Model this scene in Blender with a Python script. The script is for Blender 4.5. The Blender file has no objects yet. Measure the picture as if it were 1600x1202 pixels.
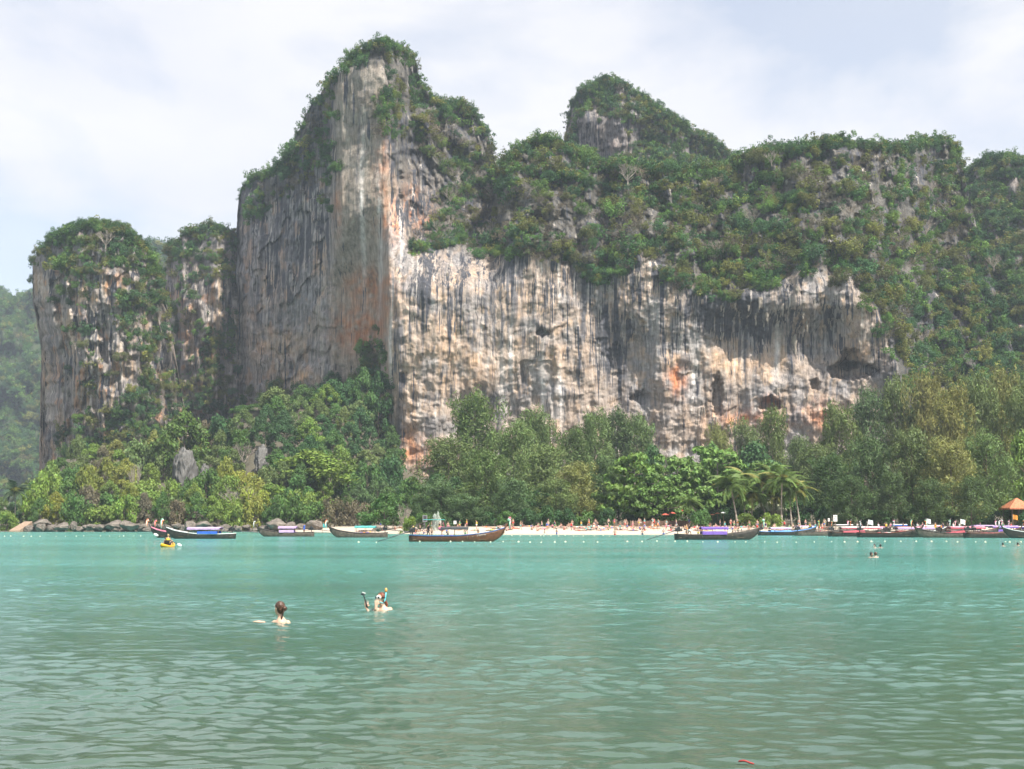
import bpy, bmesh, math, random
import numpy as np
from mathutils import Vector, Matrix, noise as mnoise

# ------------------------------------------------------------------ camera, sky, sun
SC = bpy.context.scene
COL = SC.collection
R = math.radians
FPX = 2000.0                      # focal length in photo pixels (1600 wide)
CAMZ = 1.75
PITCH = math.atan2(219.0, FPX)    # horizon sits below the middle of the picture

cam_d = bpy.data.cameras.new('camera')
cam = bpy.data.objects.new('camera', cam_d)
COL.objects.link(cam)
cam.location = (0, 0, CAMZ)
cam.rotation_euler = (R(90) + PITCH, 0, 0)
cam_d.sensor_width = 36.0
cam_d.lens = 36.0 * FPX / 1600.0
cam_d.clip_start = 0.1
cam_d.clip_end = 20000
SC.camera = cam

SUN_EL, SUN_AZ = 54.0, 137.0      # azimuth from +Y (view axis) clockwise to the right: behind the camera, to its right
SKY_STRENGTH = 0.10
SUN_STRENGTH = 4.8
EXPOSURE = 0.95

world = bpy.data.worlds.new('World')
SC.world = world
world.use_nodes = True
wn, wl = world.node_tree.nodes, world.node_tree.links
wn.clear()
w_out = wn.new('ShaderNodeOutputWorld')
w_bg = wn.new('ShaderNodeBackground')
w_bg.inputs['Strength'].default_value = SKY_STRENGTH
w_sky = wn.new('ShaderNodeTexSky')
w_sky.sky_type = 'NISHITA'
w_sky.sun_disc = False
w_sky.sun_elevation = R(SUN_EL)
w_sky.sun_rotation = R(SUN_AZ)
w_sky.air_density = 1.0
w_sky.dust_density = 1.0
w_sky.ozone_density = 1.0
# thin broken cloud over the whole sky
w_tc = wn.new('ShaderNodeTexCoord')
w_map = wn.new('ShaderNodeMapping')
w_map.inputs['Scale'].default_value = (1.0, 1.0, 2.2)
w_map.inputs['Location'].default_value = (-0.404, -2.102, -4.785)
w_n1 = wn.new('ShaderNodeTexNoise')
w_n1.inputs['Scale'].default_value = 2.6
w_n1.inputs['Detail'].default_value = 7
w_n1.inputs['Roughness'].default_value = 0.56
w_n1.inputs['Distortion'].default_value = 0.25
w_r1 = wn.new('ShaderNodeValToRGB')
w_r1.color_ramp.elements[0].position = 0.40
w_r1.color_ramp.elements[0].color = (0.52, 0.52, 0.52, 1)
w_r1.color_ramp.elements[1].position = 0.53
w_r1.color_ramp.elements[1].color = (0.93, 0.93, 0.93, 1)
w_n2 = wn.new('ShaderNodeTexNoise')
w_n2.inputs['Scale'].default_value = 5.0
w_n2.inputs['Detail'].default_value = 5
w_r2 = wn.new('ShaderNodeValToRGB')
w_r2.color_ramp.elements[0].position = 0.3
w_r2.color_ramp.elements[0].color = (4.7, 4.78, 5.2, 1)
w_r2.color_ramp.elements[1].position = 0.7
w_r2.color_ramp.elements[1].color = (5.55, 5.45, 5.45, 1)
w_mix = wn.new('ShaderNodeMix')
w_mix.data_type = 'RGBA'
wl.new(w_tc.outputs['Generated'], w_map.inputs['Vector'])
wl.new(w_map.outputs['Vector'], w_n1.inputs['Vector'])
wl.new(w_map.outputs['Vector'], w_n2.inputs['Vector'])
wl.new(w_n1.outputs['Fac'], w_r1.inputs['Fac'])
wl.new(w_n2.outputs['Fac'], w_r2.inputs['Fac'])
wl.new(w_r1.outputs['Color'], w_mix.inputs[0])
wl.new(w_sky.outputs['Color'], w_mix.inputs[6])
wl.new(w_r2.outputs['Color'], w_mix.inputs[7])
wl.new(w_mix.outputs[2], w_bg.inputs['Color'])
wl.new(w_bg.outputs['Background'], w_out.inputs['Surface'])

sun_d = bpy.data.lights.new('sun', 'SUN')
sun_d.energy = SUN_STRENGTH
sun_d.angle = R(0.53)
sun_d.color = (1.0, 0.95, 0.87)
sun = bpy.data.objects.new('sun', sun_d)
COL.objects.link(sun)
sdir = Vector((math.sin(R(SUN_AZ)) * math.cos(R(SUN_EL)), math.cos(R(SUN_AZ)) * math.cos(R(SUN_EL)), math.sin(R(SUN_EL))))
sun.rotation_euler = sdir.to_track_quat('Z', 'Y').to_euler()
sun.location = (200, -200, 400)

SC.view_settings.view_transform = 'Standard'
SC.view_settings.look = 'None'
SC.view_settings.exposure = EXPOSURE
SC.view_settings.gamma = 1.0
SC.view_settings.use_curve_mapping = False
SC.render.engine = 'CYCLES'
cy = SC.cycles
cy.use_denoising = True
cy.max_bounces = 6
cy.diffuse_bounces = 3
cy.glossy_bounces = 3
cy.transmission_bounces = 2
cy.volume_bounces = 0
cy.transparent_max_bounces = 6
cy.use_adaptive_sampling = True
cy.adaptive_threshold = 0.03
cy.caustics_reflective = False
cy.caustics_refractive = False

# ------------------------------------------------------------------ helpers
CP, SP = math.cos(PITCH), math.sin(PITCH)
def unproj(px, py, Y):
    """photo pixel + distance along the ground -> world point(s)"""
    u = (np.asarray(px, float) - 800.0) / FPX
    v = (601.0 - np.asarray(py, float)) / FPX
    dy = CP - SP * v
    dz = SP + CP * v
    t = np.asarray(Y, float) / dy
    return np.stack(np.broadcast_arrays(u * t, np.asarray(Y, float) + 0 * t, CAMZ + dz * t), -1)
def on_water(px, py, z=0.0):
    """point of the level z seen at a pixel"""
    v = (601.0 - py) / FPX
    dy, dz = CP - SP * v, SP + CP * v
    t = (z - CAMZ) / dz
    return Vector(((px - 800.0) / FPX * t, dy * t, z))
def proj(x, y, z):
    zc = y * CP + (z - CAMZ) * SP
    yc = -y * SP + (z - CAMZ) * CP
    return 800 + FPX * x / zc, 601 - FPX * yc / zc

def hash2(ix, iy, s):
    n = (ix.astype(np.int64) * 374761393 + iy.astype(np.int64) * 668265263 + s * 974634777) & 0xffffffff
    n = ((n ^ (n >> 13)) * 1274126177) & 0xffffffff
    n = n ^ (n >> 16)
    return (n & 0xffff) / 65535.0
def noise2(x, y, s=0):
    """gradient noise, about -1..1"""
    x, y = np.broadcast_arrays(np.asarray(x, float), np.asarray(y, float))
    ix, iy = np.floor(x), np.floor(y)
    fx, fy = x - ix, y - iy
    ux, uy = fx * fx * fx * (fx * (fx * 6 - 15) + 10), fy * fy * fy * (fy * (fy * 6 - 15) + 10)
    def g(dx, dy):
        a = hash2(ix + dx, iy + dy, s) * 6.2831853
        return np.cos(a) * (fx - dx) + np.sin(a) * (fy - dy)
    n0 = g(0, 0) * (1 - ux) + g(1, 0) * ux
    n1 = g(0, 1) * (1 - ux) + g(1, 1) * ux
    return (n0 * (1 - uy) + n1 * uy) * 1.5
def fbm(x, y, s=0, o=4, gain=0.5):
    r, a, f = 0.0, 1.0, 1.0
    for k in range(o):
        r = r + a * noise2(x * f + 17.3 * k, y * f - 9.1 * k, s + k)
        a *= gain
        f *= 2.03
    return r
def sstep(a, b, x):
    t = np.clip((x - a) / (b - a), 0, 1)
    return t * t * (3 - 2 * t)
def in_poly(px, py, poly):
    inside = np.zeros(np.shape(px), bool)
    n = len(poly)
    for i in range(n):
        x0, y0 = poly[i]
        x1, y1 = poly[(i + 1) % n]
        c = ((y0 > py) != (y1 > py))
        if y1 != y0:
            inside ^= c & (px < (x1 - x0) * (py - y0) / (y1 - y0) + x0)
    return inside
def blob(px, py, cx, cy, rx, ry):
    return np.exp(-(((px - cx) / rx) ** 2 + ((py - cy) / ry) ** 2))

def mesh_arrays(name, verts, faces, smooth=True):
    """mesh from numpy arrays; faces is (n,4) or (n,3)"""
    verts = np.ascontiguousarray(verts, dtype=np.float32)
    faces = np.ascontiguousarray(faces, dtype=np.int32)
    me = bpy.data.meshes.new(name)
    k = faces.shape[1]
    me.vertices.add(len(verts))
    me.vertices.foreach_set('co', verts.ravel())
    me.loops.add(faces.size)
    me.loops.foreach_set('vertex_index', faces.ravel())
    me.polygons.add(len(faces))
    me.polygons.foreach_set('loop_start', np.arange(0, faces.size, k, dtype=np.int32))
    me.polygons.foreach_set('loop_total', np.full(len(faces), k, dtype=np.int32))
    if smooth:
        me.polygons.foreach_set('use_smooth', np.ones(len(faces), bool))
    me.update(calc_edges=True)
    me.validate()
    return me
def grid_faces(nr, nc):
    i = np.arange(nr - 1)[:, None] * nc + np.arange(nc - 1)[None, :]
    return np.stack([i, i + 1, i + nc + 1, i + nc], -1).reshape(-1, 4)

def tag(o, label=None, cat=None, group=None, kind=None):
    if label: o['label'] = label
    if cat: o['category'] = cat
    if group: o['group'] = group
    if kind: o['kind'] = kind
    return o
def link(name, me, mat=None, parent=None, loc=None):
    o = bpy.data.objects.new(name, me)
    COL.objects.link(o)
    if mat is not None and me is not None and not me.materials:
        me.materials.append(mat)
    if parent is not None: o.parent = parent
    if loc is not None: o.location = loc
    return o
def empty(name, loc=(0, 0, 0), rz=0.0, s=None):
    o = bpy.data.objects.new(name, None)
    o.empty_display_size = 0.3
    COL.objects.link(o)
    o.location = loc
    o.rotation_euler = (0, 0, rz)
    if s is not None: o.scale = s
    return o
def copy_tree(o, parent=None):
    c = o.copy()
    COL.objects.link(c)
    c.parent = parent
    for ch in o.children:
        copy_tree(ch, c)
    return c

class MB:
    """collects simple solids into one mesh"""
    def __init__(self):
        self.v, self.f = [], []
    def box(self, c, s, rot=None):
        b = len(self.v)
        for dx in (-.5, .5):
            for dy in (-.5, .5):
                for dz in (-.5, .5):
                    p = Vector((dx * s[0], dy * s[1], dz * s[2]))
                    if rot is not None: p = rot @ p
                    self.v.append(tuple(Vector(c) + p))
        for q in ((0, 1, 3, 2), (4, 6, 7, 5), (0, 4, 5, 1), (2, 3, 7, 6), (0, 2, 6, 4), (1, 5, 7, 3)):
            self.f.append(tuple(b + i for i in q))
        return self
    def tube(self, pts, rad, n=8, caps=True):
        b = len(self.v)
        pts = [Vector(p) for p in pts]
        m = len(pts)
        if not hasattr(rad, '__len__'): rad = [rad] * m
        for i, p in enumerate(pts):
            t = (pts[min(i + 1, m - 1)] - pts[max(i - 1, 0)])
            if t.length < 1e-9: t = Vector((0, 0, 1))
            t.normalize()
            up = Vector((0, 0, 1)) if abs(t.z) < 0.9 else Vector((1, 0, 0))
            x = t.cross(up).normalized()
            y = x.cross(t)
            for k in range(n):
                a = 2 * math.pi * k / n
                self.v.append(tuple(p + (x * math.cos(a) + y * math.sin(a)) * rad[i]))
        for i in range(m - 1):
            for k in range(n):
                k2 = (k + 1) % n
                self.f.append((b + i * n + k, b + i * n + k2, b + (i + 1) * n + k2, b + (i + 1) * n + k))
        if caps:
            self.f.append(tuple(b + k for k in reversed(range(n))))
            self.f.append(tuple(b + (m - 1) * n + k for k in range(n)))
        return self
    def ell(self, c, r, nu=14, nv=10, fn=None, rot=None):
        b = len(self.v)
        for j in range(nv + 1):
            th = math.pi * j / nv
            for i in range(nu):
                ph = 2 * math.pi * i / nu
                d = Vector((math.sin(th) * math.cos(ph), math.sin(th) * math.sin(ph), math.cos(th)))
                k = fn(d) if fn else 1.0
                p = Vector((d.x * r[0], d.y * r[1], d.z * r[2])) * k
                if rot is not None: p = rot @ p
                self.v.append(tuple(Vector(c) + p))
        for j in range(nv):
            for i in range(nu):
                i2 = (i + 1) % nu
                self.f.append((b + j * nu + i, b + (j + 1) * nu + i, b + (j + 1) * nu + i2, b + j * nu + i2))
        return self
    def quad(self, a, b_, c, d):
        b = len(self.v)
        self.v += [tuple(a), tuple(b_), tuple(c), tuple(d)]
        self.f.append((b, b + 1, b + 2, b + 3))
        return self
    def mesh(self, name, smooth=True, bevel=0.0):
        me = bpy.data.meshes.new(name)
        me.from_pydata(self.v, [], self.f)
        bm = bmesh.new()
        bm.from_mesh(me)
        bmesh.ops.remove_doubles(bm, verts=bm.verts, dist=1e-5)
        if bevel > 0:
            bmesh.ops.bevel(bm, geom=[e for e in bm.edges], offset=bevel, segments=1, affect='EDGES')
        bmesh.ops.recalc_face_normals(bm, faces=bm.faces)
        for f in bm.faces: f.smooth = smooth
        bm.to_mesh(me)
        bm.free()
        return me
    def build(self, name, mat, parent=None, smooth=True, bevel=0.0):
        return link(name, self.mesh(name, smooth, bevel), mat, parent)

# ------------------------------------------------------------------ materials
def new_mat(name):
    m = bpy.data.materials.new(name)
    m.use_nodes = True
    nt = m.node_tree
    return m, nt.nodes, nt.links, nt.nodes['Principled BSDF']
_mc = {}
def mat(name, col, rough=0.6, var=0.12, scale=6.0, metal=0.0, spec=0.5, bump=0.0):
    """painted / woven / worn plain surface: colour with procedural unevenness"""
    key = (name, tuple(col))
    if key in _mc: return _mc[key]
    m, n, l, b = new_mat(name)
    tc = n.new('ShaderNodeTexCoord')
    nz = n.new('ShaderNodeTexNoise')
    nz.inputs['Scale'].default_value = scale
    nz.inputs['Detail'].default_value = 5
    l.new(tc.outputs['Object'], nz.inputs['Vector'])
    rp = n.new('ShaderNodeValToRGB')
    rp.color_ramp.elements[0].position = 0.3
    rp.color_ramp.elements[1].position = 0.72
    c = np.array(col[:3])
    rp.color_ramp.elements[0].color = (*(c * (1 - var * 1.6)), 1)
    rp.color_ramp.elements[1].color = (*np.clip(c * (1 + var), 0, 1), 1)
    l.new(nz.outputs['Fac'], rp.inputs['Fac'])
    l.new(rp.outputs['Color'], b.inputs['Base Color'])
    b.inputs['Roughness'].default_value = rough
    b.inputs['Metallic'].default_value = metal
    b.inputs['Specular IOR Level'].default_value = spec
    if bump > 0:
        bp = n.new('ShaderNodeBump')
        bp.inputs['Strength'].default_value = bump
        bp.inputs['Distance'].default_value = 0.05
        l.new(nz.outputs['Fac'], bp.inputs['Height'])
        l.new(bp.outputs['Normal'], b.inputs['Normal'])
    _mc[key] = m
    return m

def foliage_mat(name, instancer):
    """leaf: tint from the object's (or instance's) own colour, patchy over space, some light passes through"""
    m, n, l, b = new_mat(name)
    n.remove(b)
    out = n['Material Output']
    if instancer:
        at = n.new('ShaderNodeAttribute')
        at.attribute_type = 'INSTANCER'
        at.attribute_name = 'tint'
        src = at.outputs['Color']
    else:
        oi = n.new('ShaderNodeObjectInfo')
        src = oi.outputs['Color']
    ge = n.new('ShaderNodeNewGeometry')
    nz = n.new('ShaderNodeTexNoise')
    nz.inputs['Scale'].default_value = 0.45
    nz.inputs['Detail'].default_value = 3
    l.new(ge.outputs['Position'], nz.inputs['Vector'])
    hs = n.new('ShaderNodeHueSaturation')
    l.new(src, hs.inputs['Color'])
    rm = n.new('ShaderNodeMapRange')
    rm.inputs['From Min'].default_value = 0.28
    rm.inputs['From Max'].default_value = 0.72
    rm.inputs['To Min'].default_value = 0.7
    rm.inputs['To Max'].default_value = 1.6
    l.new(nz.outputs['Fac'], rm.inputs['Value'])
    rnd = n.new('ShaderNodeMapRange')
    rnd.inputs['To Min'].default_value = 0.75
    rnd.inputs['To Max'].default_value = 1.3
    l.new(ge.outputs['Random Per Island'], rnd.inputs['Value'])
    mu = n.new('ShaderNodeMath'); mu.operation = 'MULTIPLY'
    l.new(rm.outputs[0], mu.inputs[0]); l.new(rnd.outputs[0], mu.inputs[1])
    l.new(mu.outputs[0], hs.inputs['Value'])
    rh = n.new('ShaderNodeMapRange')
    rh.inputs['To Min'].default_value = 0.485
    rh.inputs['To Max'].default_value = 0.515
    l.new(ge.outputs['Random Per Island'], rh.inputs['Value'])
    l.new(rh.outputs[0], hs.inputs['Hue'])
    df = n.new('ShaderNodeBsdfDiffuse')
    tr = n.new('ShaderNodeBsdfTranslucent')
    gl = n.new('ShaderNodeBsdfGlossy')
    gl.inputs['Roughness'].default_value = 0.55
    gl.inputs['Color'].default_value = (0.5, 0.5, 0.5, 1)
    l.new(hs.outputs['Color'], df.inputs['Color'])
    l.new(hs.outputs['Color'], tr.inputs['Color'])
    mx = n.new('ShaderNodeMixShader'); mx.inputs[0].default_value = 0.28
    l.new(df.outputs[0], mx.inputs[1]); l.new(tr.outputs[0], mx.inputs[2])
    mx2 = n.new('ShaderNodeMixShader'); mx2.inputs[0].default_value = 0.025
    l.new(mx.outputs[0], mx2.inputs[1]); l.new(gl.outputs[0], mx2.inputs[2])
    l.new(mx2.outputs[0], out.inputs['Surface'])
    return m
M_LEAF = foliage_mat('leaf', False)
M_LEAF_I = foliage_mat('shrub_leaf', True)
M_BARK = mat('bark', (0.17, 0.135, 0.105), 0.9, 0.35, 1.2, spec=0.1)
M_BARK_PALE = mat('pale_bark', (0.36, 0.31, 0.26), 0.9, 0.3, 1.5, spec=0.1)

def rock_mat(name, zs=0.14, attr=True, col=(0.3, 0.27, 0.24), sc=0.85):
    """weathered limestone: stains held in the mesh colour, with vertical grain, pits and relief"""
    m, n, l, b = new_mat(name)
    tc = n.new('ShaderNodeTexCoord')
    mp = n.new('ShaderNodeMapping')
    mp.inputs['Scale'].default_value = (1, 1, zs)
    l.new(tc.outputs['Object'], mp.inputs['Vector'])
    n1 = n.new('ShaderNodeTexNoise')
    n1.inputs['Scale'].default_value = sc
    n1.inputs['Detail'].default_value = 9
    n1.inputs['Roughness'].default_value = 0.68
    l.new(mp.outputs[0], n1.inputs['Vector'])
    n2 = n.new('ShaderNodeTexNoise')
    n2.inputs['Scale'].default_value = 0.33
    n2.inputs['Detail'].default_value = 8
    n2.inputs['Roughness'].default_value = 0.66
    l.new(tc.outputs['Object'], n2.inputs['Vector'])
    r1 = n.new('ShaderNodeMapRange')
    r1.inputs['From Min'].default_value = 0.32; r1.inputs['From Max'].default_value = 0.68
    r1.inputs['To Min'].default_value = 0.5; r1.inputs['To Max'].default_value = 1.35
    l.new(n1.outputs['Fac'], r1.inputs['Value'])
    r2 = n.new('ShaderNodeMapRange')
    r2.inputs['From Min'].default_value = 0.3; r2.inputs['From Max'].default_value = 0.7
    r2.inputs['To Min'].default_value = 0.78; r2.inputs['To Max'].default_value = 1.18
    l.new(n2.outputs['Fac'], r2.inputs['Value'])
    mu = n.new('ShaderNodeMath'); mu.operation = 'MULTIPLY'
    l.new(r1.outputs[0], mu.inputs[0]); l.new(r2.outputs[0], mu.inputs[1])
    hs = n.new('ShaderNodeHueSaturation')
    l.new(mu.outputs[0], hs.inputs['Value'])
    if attr:
        at = n.new('ShaderNodeAttribute'); at.attribute_name = 'Col'
        # crisp algae and lime runs; how many is held in the colour's alpha
        def runs(sx, sz, seed, lo, hi, detail):
            mp2 = n.new('ShaderNodeMapping'); mp2.inputs['Scale'].default_value = (sx, sx * .25, sz); mp2.inputs['Location'].default_value = (seed, seed * 2, seed * 3)
            l.new(tc.outputs['Object'], mp2.inputs['Vector'])
            nn = n.new('ShaderNodeTexNoise'); nn.inputs['Scale'].default_value = 1.0; nn.inputs['Detail'].default_value = detail; nn.inputs['Roughness'].default_value = 0.62
            l.new(mp2.outputs[0], nn.inputs['Vector'])
            sh = n.new('ShaderNodeMath'); sh.operation = 'MULTIPLY_ADD'          # alpha moves the threshold
            sh.inputs[1].default_value = 0.26
            l.new(at.outputs['Alpha'], sh.inputs[0]); l.new(nn.outputs['Fac'], sh.inputs[2])
            mr = n.new('ShaderNodeMapRange'); mr.interpolation_type = 'SMOOTHSTEP'
            mr.inputs['From Min'].default_value = lo; mr.inputs['From Max'].default_value = hi
            l.new(sh.outputs[0], mr.inputs['Value'])
            return mr.outputs[0]
        def over(src, fac, colr):
            mx_ = n.new('ShaderNodeMix'); mx_.data_type = 'RGBA'
            l.new(fac, mx_.inputs[0]); l.new(src, mx_.inputs[6]); mx_.inputs[7].default_value = (*colr, 1)
            return mx_.outputs[2]
        c_ = over(at.outputs['Color'], runs(0.42, 0.014, 3.0, 0.70, 0.88, 2.5), (0.52, 0.47, 0.42))
        c_ = over(c_, runs(0.75, 0.017, 11.0, 0.65, 0.72, 3.0), (0.070, 0.072, 0.085))
        c_ = over(c_, runs(1.6, 0.04, 23.0, 0.69, 0.74, 2.0), (0.10, 0.098, 0.105))
        l.new(c_, hs.inputs['Color'])
    else:
        hs.inputs['Color'].default_value = (*col, 1)
    l.new(hs.outputs[0], b.inputs['Base Color'])
    b.inputs['Roughness'].default_value = 0.92
    b.inputs['Specular IOR Level'].default_value = 0.15
    ad = n.new('ShaderNodeMath'); ad.operation = 'ADD'
    l.new(n1.outputs['Fac'], ad.inputs[0]); l.new(n2.outputs['Fac'], ad.inputs[1])
    bp = n.new('ShaderNodeBump')
    bp.inputs['Strength'].default_value = 0.9
    bp.inputs['Distance'].default_value = 0.9
    l.new(ad.outputs[0], bp.inputs['Height'])
    l.new(bp.outputs['Normal'], b.inputs['Normal'])
    return m
M_ROCK = rock_mat('limestone')
M_BOULDER = rock_mat('boulder_rock', 0.7, False, (0.19, 0.165, 0.14), 1.2)

# ------------------------------------------------------------------ ground: beach, forest floor, talus under the cliffs
def shore_y(x):
    return np.interp(x, [-2000, -400, -130, -60, -45, -30, -15, 0, 200, 400, 2000], [900, 345, 322, 316, 300, 262, 234, 226, 219, 214, 200])
def land(x, y):
    x, y = np.asarray(x, float), np.asarray(y, float)
    d = y - shore_y(x)
    z = np.where(d < 0, np.maximum(d * 0.1, -4.0), np.where(d < 24, d * 0.056, 1.344 + (np.minimum(d, 400) - 24) * 0.012))
    left = sstep(-30, -62, x)
    t0 = 370 * (1 - left) + (shore_y(x) + 6) * left
    cap = 440.0
    az = 800 + FPX * x / np.maximum(y, 1)          # bearing, as a photo column
    z = z + np.clip(np.minimum(y, cap) - t0, 0, None) * (0.26 - 0.06 * left + 0.15 * sstep(300, 400, az) * left) * sstep(20, 110, az)
    z = z + 0.25 * fbm(x / 9, y / 9, 5, 3) * sstep(20, 40, d)
    return z
gx = np.concatenate([np.linspace(-4000, -420, 14)[:-1], np.linspace(-420, 420, 300), np.linspace(420, 4000, 14)[1:]])
gy = np.concatenate([np.linspace(190, 380, 160)[:-1], np.linspace(380, 700, 60)[:-1], np.linspace(700, 6000, 16)])
GX, GY = np.meshgrid(gx, gy)
GZ = land(GX, GY)
me = mesh_arrays('ground', np.stack([GX, GY, GZ], -1).reshape(-1, 3), grid_faces(len(gy), len(gx)))
dsh = GY - shore_y(GX)
sand = sstep(34, 20, dsh + 5 * fbm(GX / 12, GY / 12, 3, 3)) * sstep(-66, -56, GX)
wet = sstep(3.5, 0.5, dsh + 0.7 * fbm(GX / 6, GY / 6, 8, 2))
c_sand = np.array([0.48, 0.41, 0.325]); c_wet = np.array([0.38, 0.32, 0.25]); c_lit = np.array([0.085, 0.075, 0.05])
gc = c_lit + (c_sand - c_lit) * sand[..., None]
gc = gc + (c_wet - gc) * (wet * sand)[..., None]
ca = me.color_attributes.new('Col', 'FLOAT_COLOR', 'POINT')
ca.data.foreach_set('color', np.concatenate([gc, np.ones_like(gc[..., :1])], -1).astype(np.float32).ravel())
m, n, l, b = new_mat('sand_and_leaf_litter')
at = n.new('ShaderNodeAttribute'); at.attribute_name = 'Col'
tc = n.new('ShaderNodeTexCoord')
nz = n.new('ShaderNodeTexNoise'); nz.inputs['Scale'].default_value = 1.4; nz.inputs['Detail'].default_value = 8
l.new(tc.outputs['Object'], nz.inputs['Vector'])
rm = n.new('ShaderNodeMapRange'); rm.inputs['To Min'].default_value = 0.7; rm.inputs['To Max'].default_value = 1.3
l.new(nz.outputs['Fac'], rm.inputs['Value'])
hs = n.new('ShaderNodeHueSaturation')
l.new(at.outputs['Color'], hs.inputs['Color']); l.new(rm.outputs[0], hs.inputs['Value'])
l.new(hs.outputs[0], b.inputs['Base Color'])
b.inputs['Roughness'].default_value = 0.95
bp = n.new('ShaderNodeBump'); bp.inputs['Distance'].default_value = 0.25; bp.inputs['Strength'].default_value = 0.6
l.new(nz.outputs['Fac'], bp.inputs['Height']); l.new(bp.outputs[0], b.inputs['Normal'])
ground = link('ground', me, m)
tag(ground, 'pale sand beach running into dark forest floor and talus slope', kind='structure')

# ------------------------------------------------------------------ sea: one sheet with real ripples
NR, NC = 1080, 600
yy = np.concatenate([[-80, -30, -8, 2], np.geomspace(5.0, 130.0, NR - 150)[:-1], np.geomspace(130, 400, 106)[:-1], np.geomspace(400, 6000, 16)])
uu = np.linspace(-0.56, 0.56, NC)
UU, YY = np.meshgrid(uu, yy)
XX = UU * np.maximum(YY, 5.0)
offs = np.array([1.0, 4.0, 12.0, 40.0, 150.0, 600.0])[None, :]          # open water to either side
XX = np.concatenate([XX[:, :1] - offs[:, ::-1], XX, XX[:, -1:] + offs], 1)
YY = np.concatenate([YY[:, :6], YY, YY[:, :6]], 1)
calm = np.concatenate([np.zeros(6), sstep(0, 8, np.arange(NC)) * sstep(NC - 1, NC - 9, np.arange(NC)), np.zeros(6)])[None, :]
NC += 12
def waves(X, Y):
    rng = np.random.default_rng(4)
    dY = np.gradient(yy)[:, None]
    z = np.zeros_like(X)
    wx = X + 0.22 * noise2(X / 1.9, Y / 1.5, 31) + 0.5 * noise2(X / 13, Y / 9, 32)
    wy = Y + 0.22 * noise2(X / 1.7, Y / 1.4, 33) + 0.5 * noise2(X / 11, Y / 7, 34)
    gust = 0.78 + 0.62 * fbm(X / 13, Y / 6, 41, 3)
    for k in range(34):
        lam = 0.13 * (1.076 ** k)                       # 0.13 .. 1.5 m
        ang = rng.normal(0, 0.6) + 0.10
        kx, ky = math.sin(ang), math.cos(ang)
        ph = rng.uniform(0, 6.28)
        steep = 0.070 if lam < 0.6 else 0.024
        amp = steep * lam / 6.28 * rng.uniform(0.7, 1.3)
        env = 0.55 + 0.75 * noise2(X / (lam * 3.3) + 7 * k, Y / (lam * 2.4), 60 + k)
        fade = np.clip((lam / (dY * 3.2)) - 0.35, 0, 1)
        s = np.sin((wx * kx + wy * ky) * 6.2832 / lam + ph)
        z += amp * fade * np.clip(env, 0, 1.4) * (s + 0.25 * s * s)
    return z * np.clip(gust, 0.22, 1.45)
ZZ = waves(XX, YY) * sstep(200, 60, YY) * calm
for px_, py_, a_ in ((437, 973.5, .011), (404, 972, .006), (596, 953.5, .011), (573, 954, .006)):      # rings spreading from the swimmers
    c0 = on_water(px_, py_)
    rr = np.hypot(XX - c0.x, YY - c0.y)
    ZZ = ZZ + a_ * np.sin(rr * 6.283 / 0.26 - 1.0) * np.exp(-rr / 0.55) * sstep(0.05, 0.25, rr)
me = mesh_arrays('sea', np.stack([XX, YY, ZZ], -1).reshape(-1, 3), grid_faces(len(yy), NC))
m, n, l, b = new_mat('sea_water')
tc = n.new('ShaderNodeTexCoord')
# cloudy turquoise shallows, darker and greener towards the camera
mp = n.new('ShaderNodeMapping'); mp.inputs['Scale'].default_value = (0.012, 0.03, 1)
l.new(tc.outputs['Object'], mp.inputs['Vector'])
nz = n.new('ShaderNodeTexNoise'); nz.inputs['Scale'].default_value = 1.0; nz.inputs['Detail'].default_value = 5
l.new(mp.outputs[0], nz.inputs['Vector'])
rp = n.new('ShaderNodeValToRGB')
rp.color_ramp.elements[0].position = 0.36; rp.color_ramp.elements[0].color = (0.070, 0.260, 0.225, 1)
rp.color_ramp.elements[1].position = 0.64; rp.color_ramp.elements[1].color = (0.105, 0.345, 0.310, 1)
l.new(nz.outputs['Fac'], rp.inputs['Fac'])
sx = n.new('ShaderNodeSeparateXYZ'); l.new(tc.outputs['Object'], sx.inputs[0])
fr = n.new('ShaderNodeMapRange'); fr.inputs['From Min'].default_value = 10; fr.inputs['From Max'].default_value = 50
l.new(sx.outputs['Y'], fr.inputs['Value'])
mixc = n.new('ShaderNodeMix'); mixc.data_type = 'RGBA'
mixc.inputs[6].default_value = (0.054, 0.098, 0.066, 1)      # near water: the cliff's dark olive reflection put into the base colour
l.new(fr.outputs[0], mixc.inputs[0]); l.new(rp.outputs['Color'], mixc.inputs[7])
l.new(mixc.outputs[2], b.inputs['Base Color'])
b.inputs['IOR'].default_value = 1.38
rr_ = n.new('ShaderNodeMapRange'); rr_.inputs['From Min'].default_value = 20; rr_.inputs['From Max'].default_value = 180
rr_.inputs['To Min'].default_value = 0.04; rr_.inputs['To Max'].default_value = 0.16
b.inputs['Specular IOR Level'].default_value = 0.5
l.new(sx.outputs['Y'], rr_.inputs['Value']); l.new(rr_.outputs[0], b.inputs['Roughness'])
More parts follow.
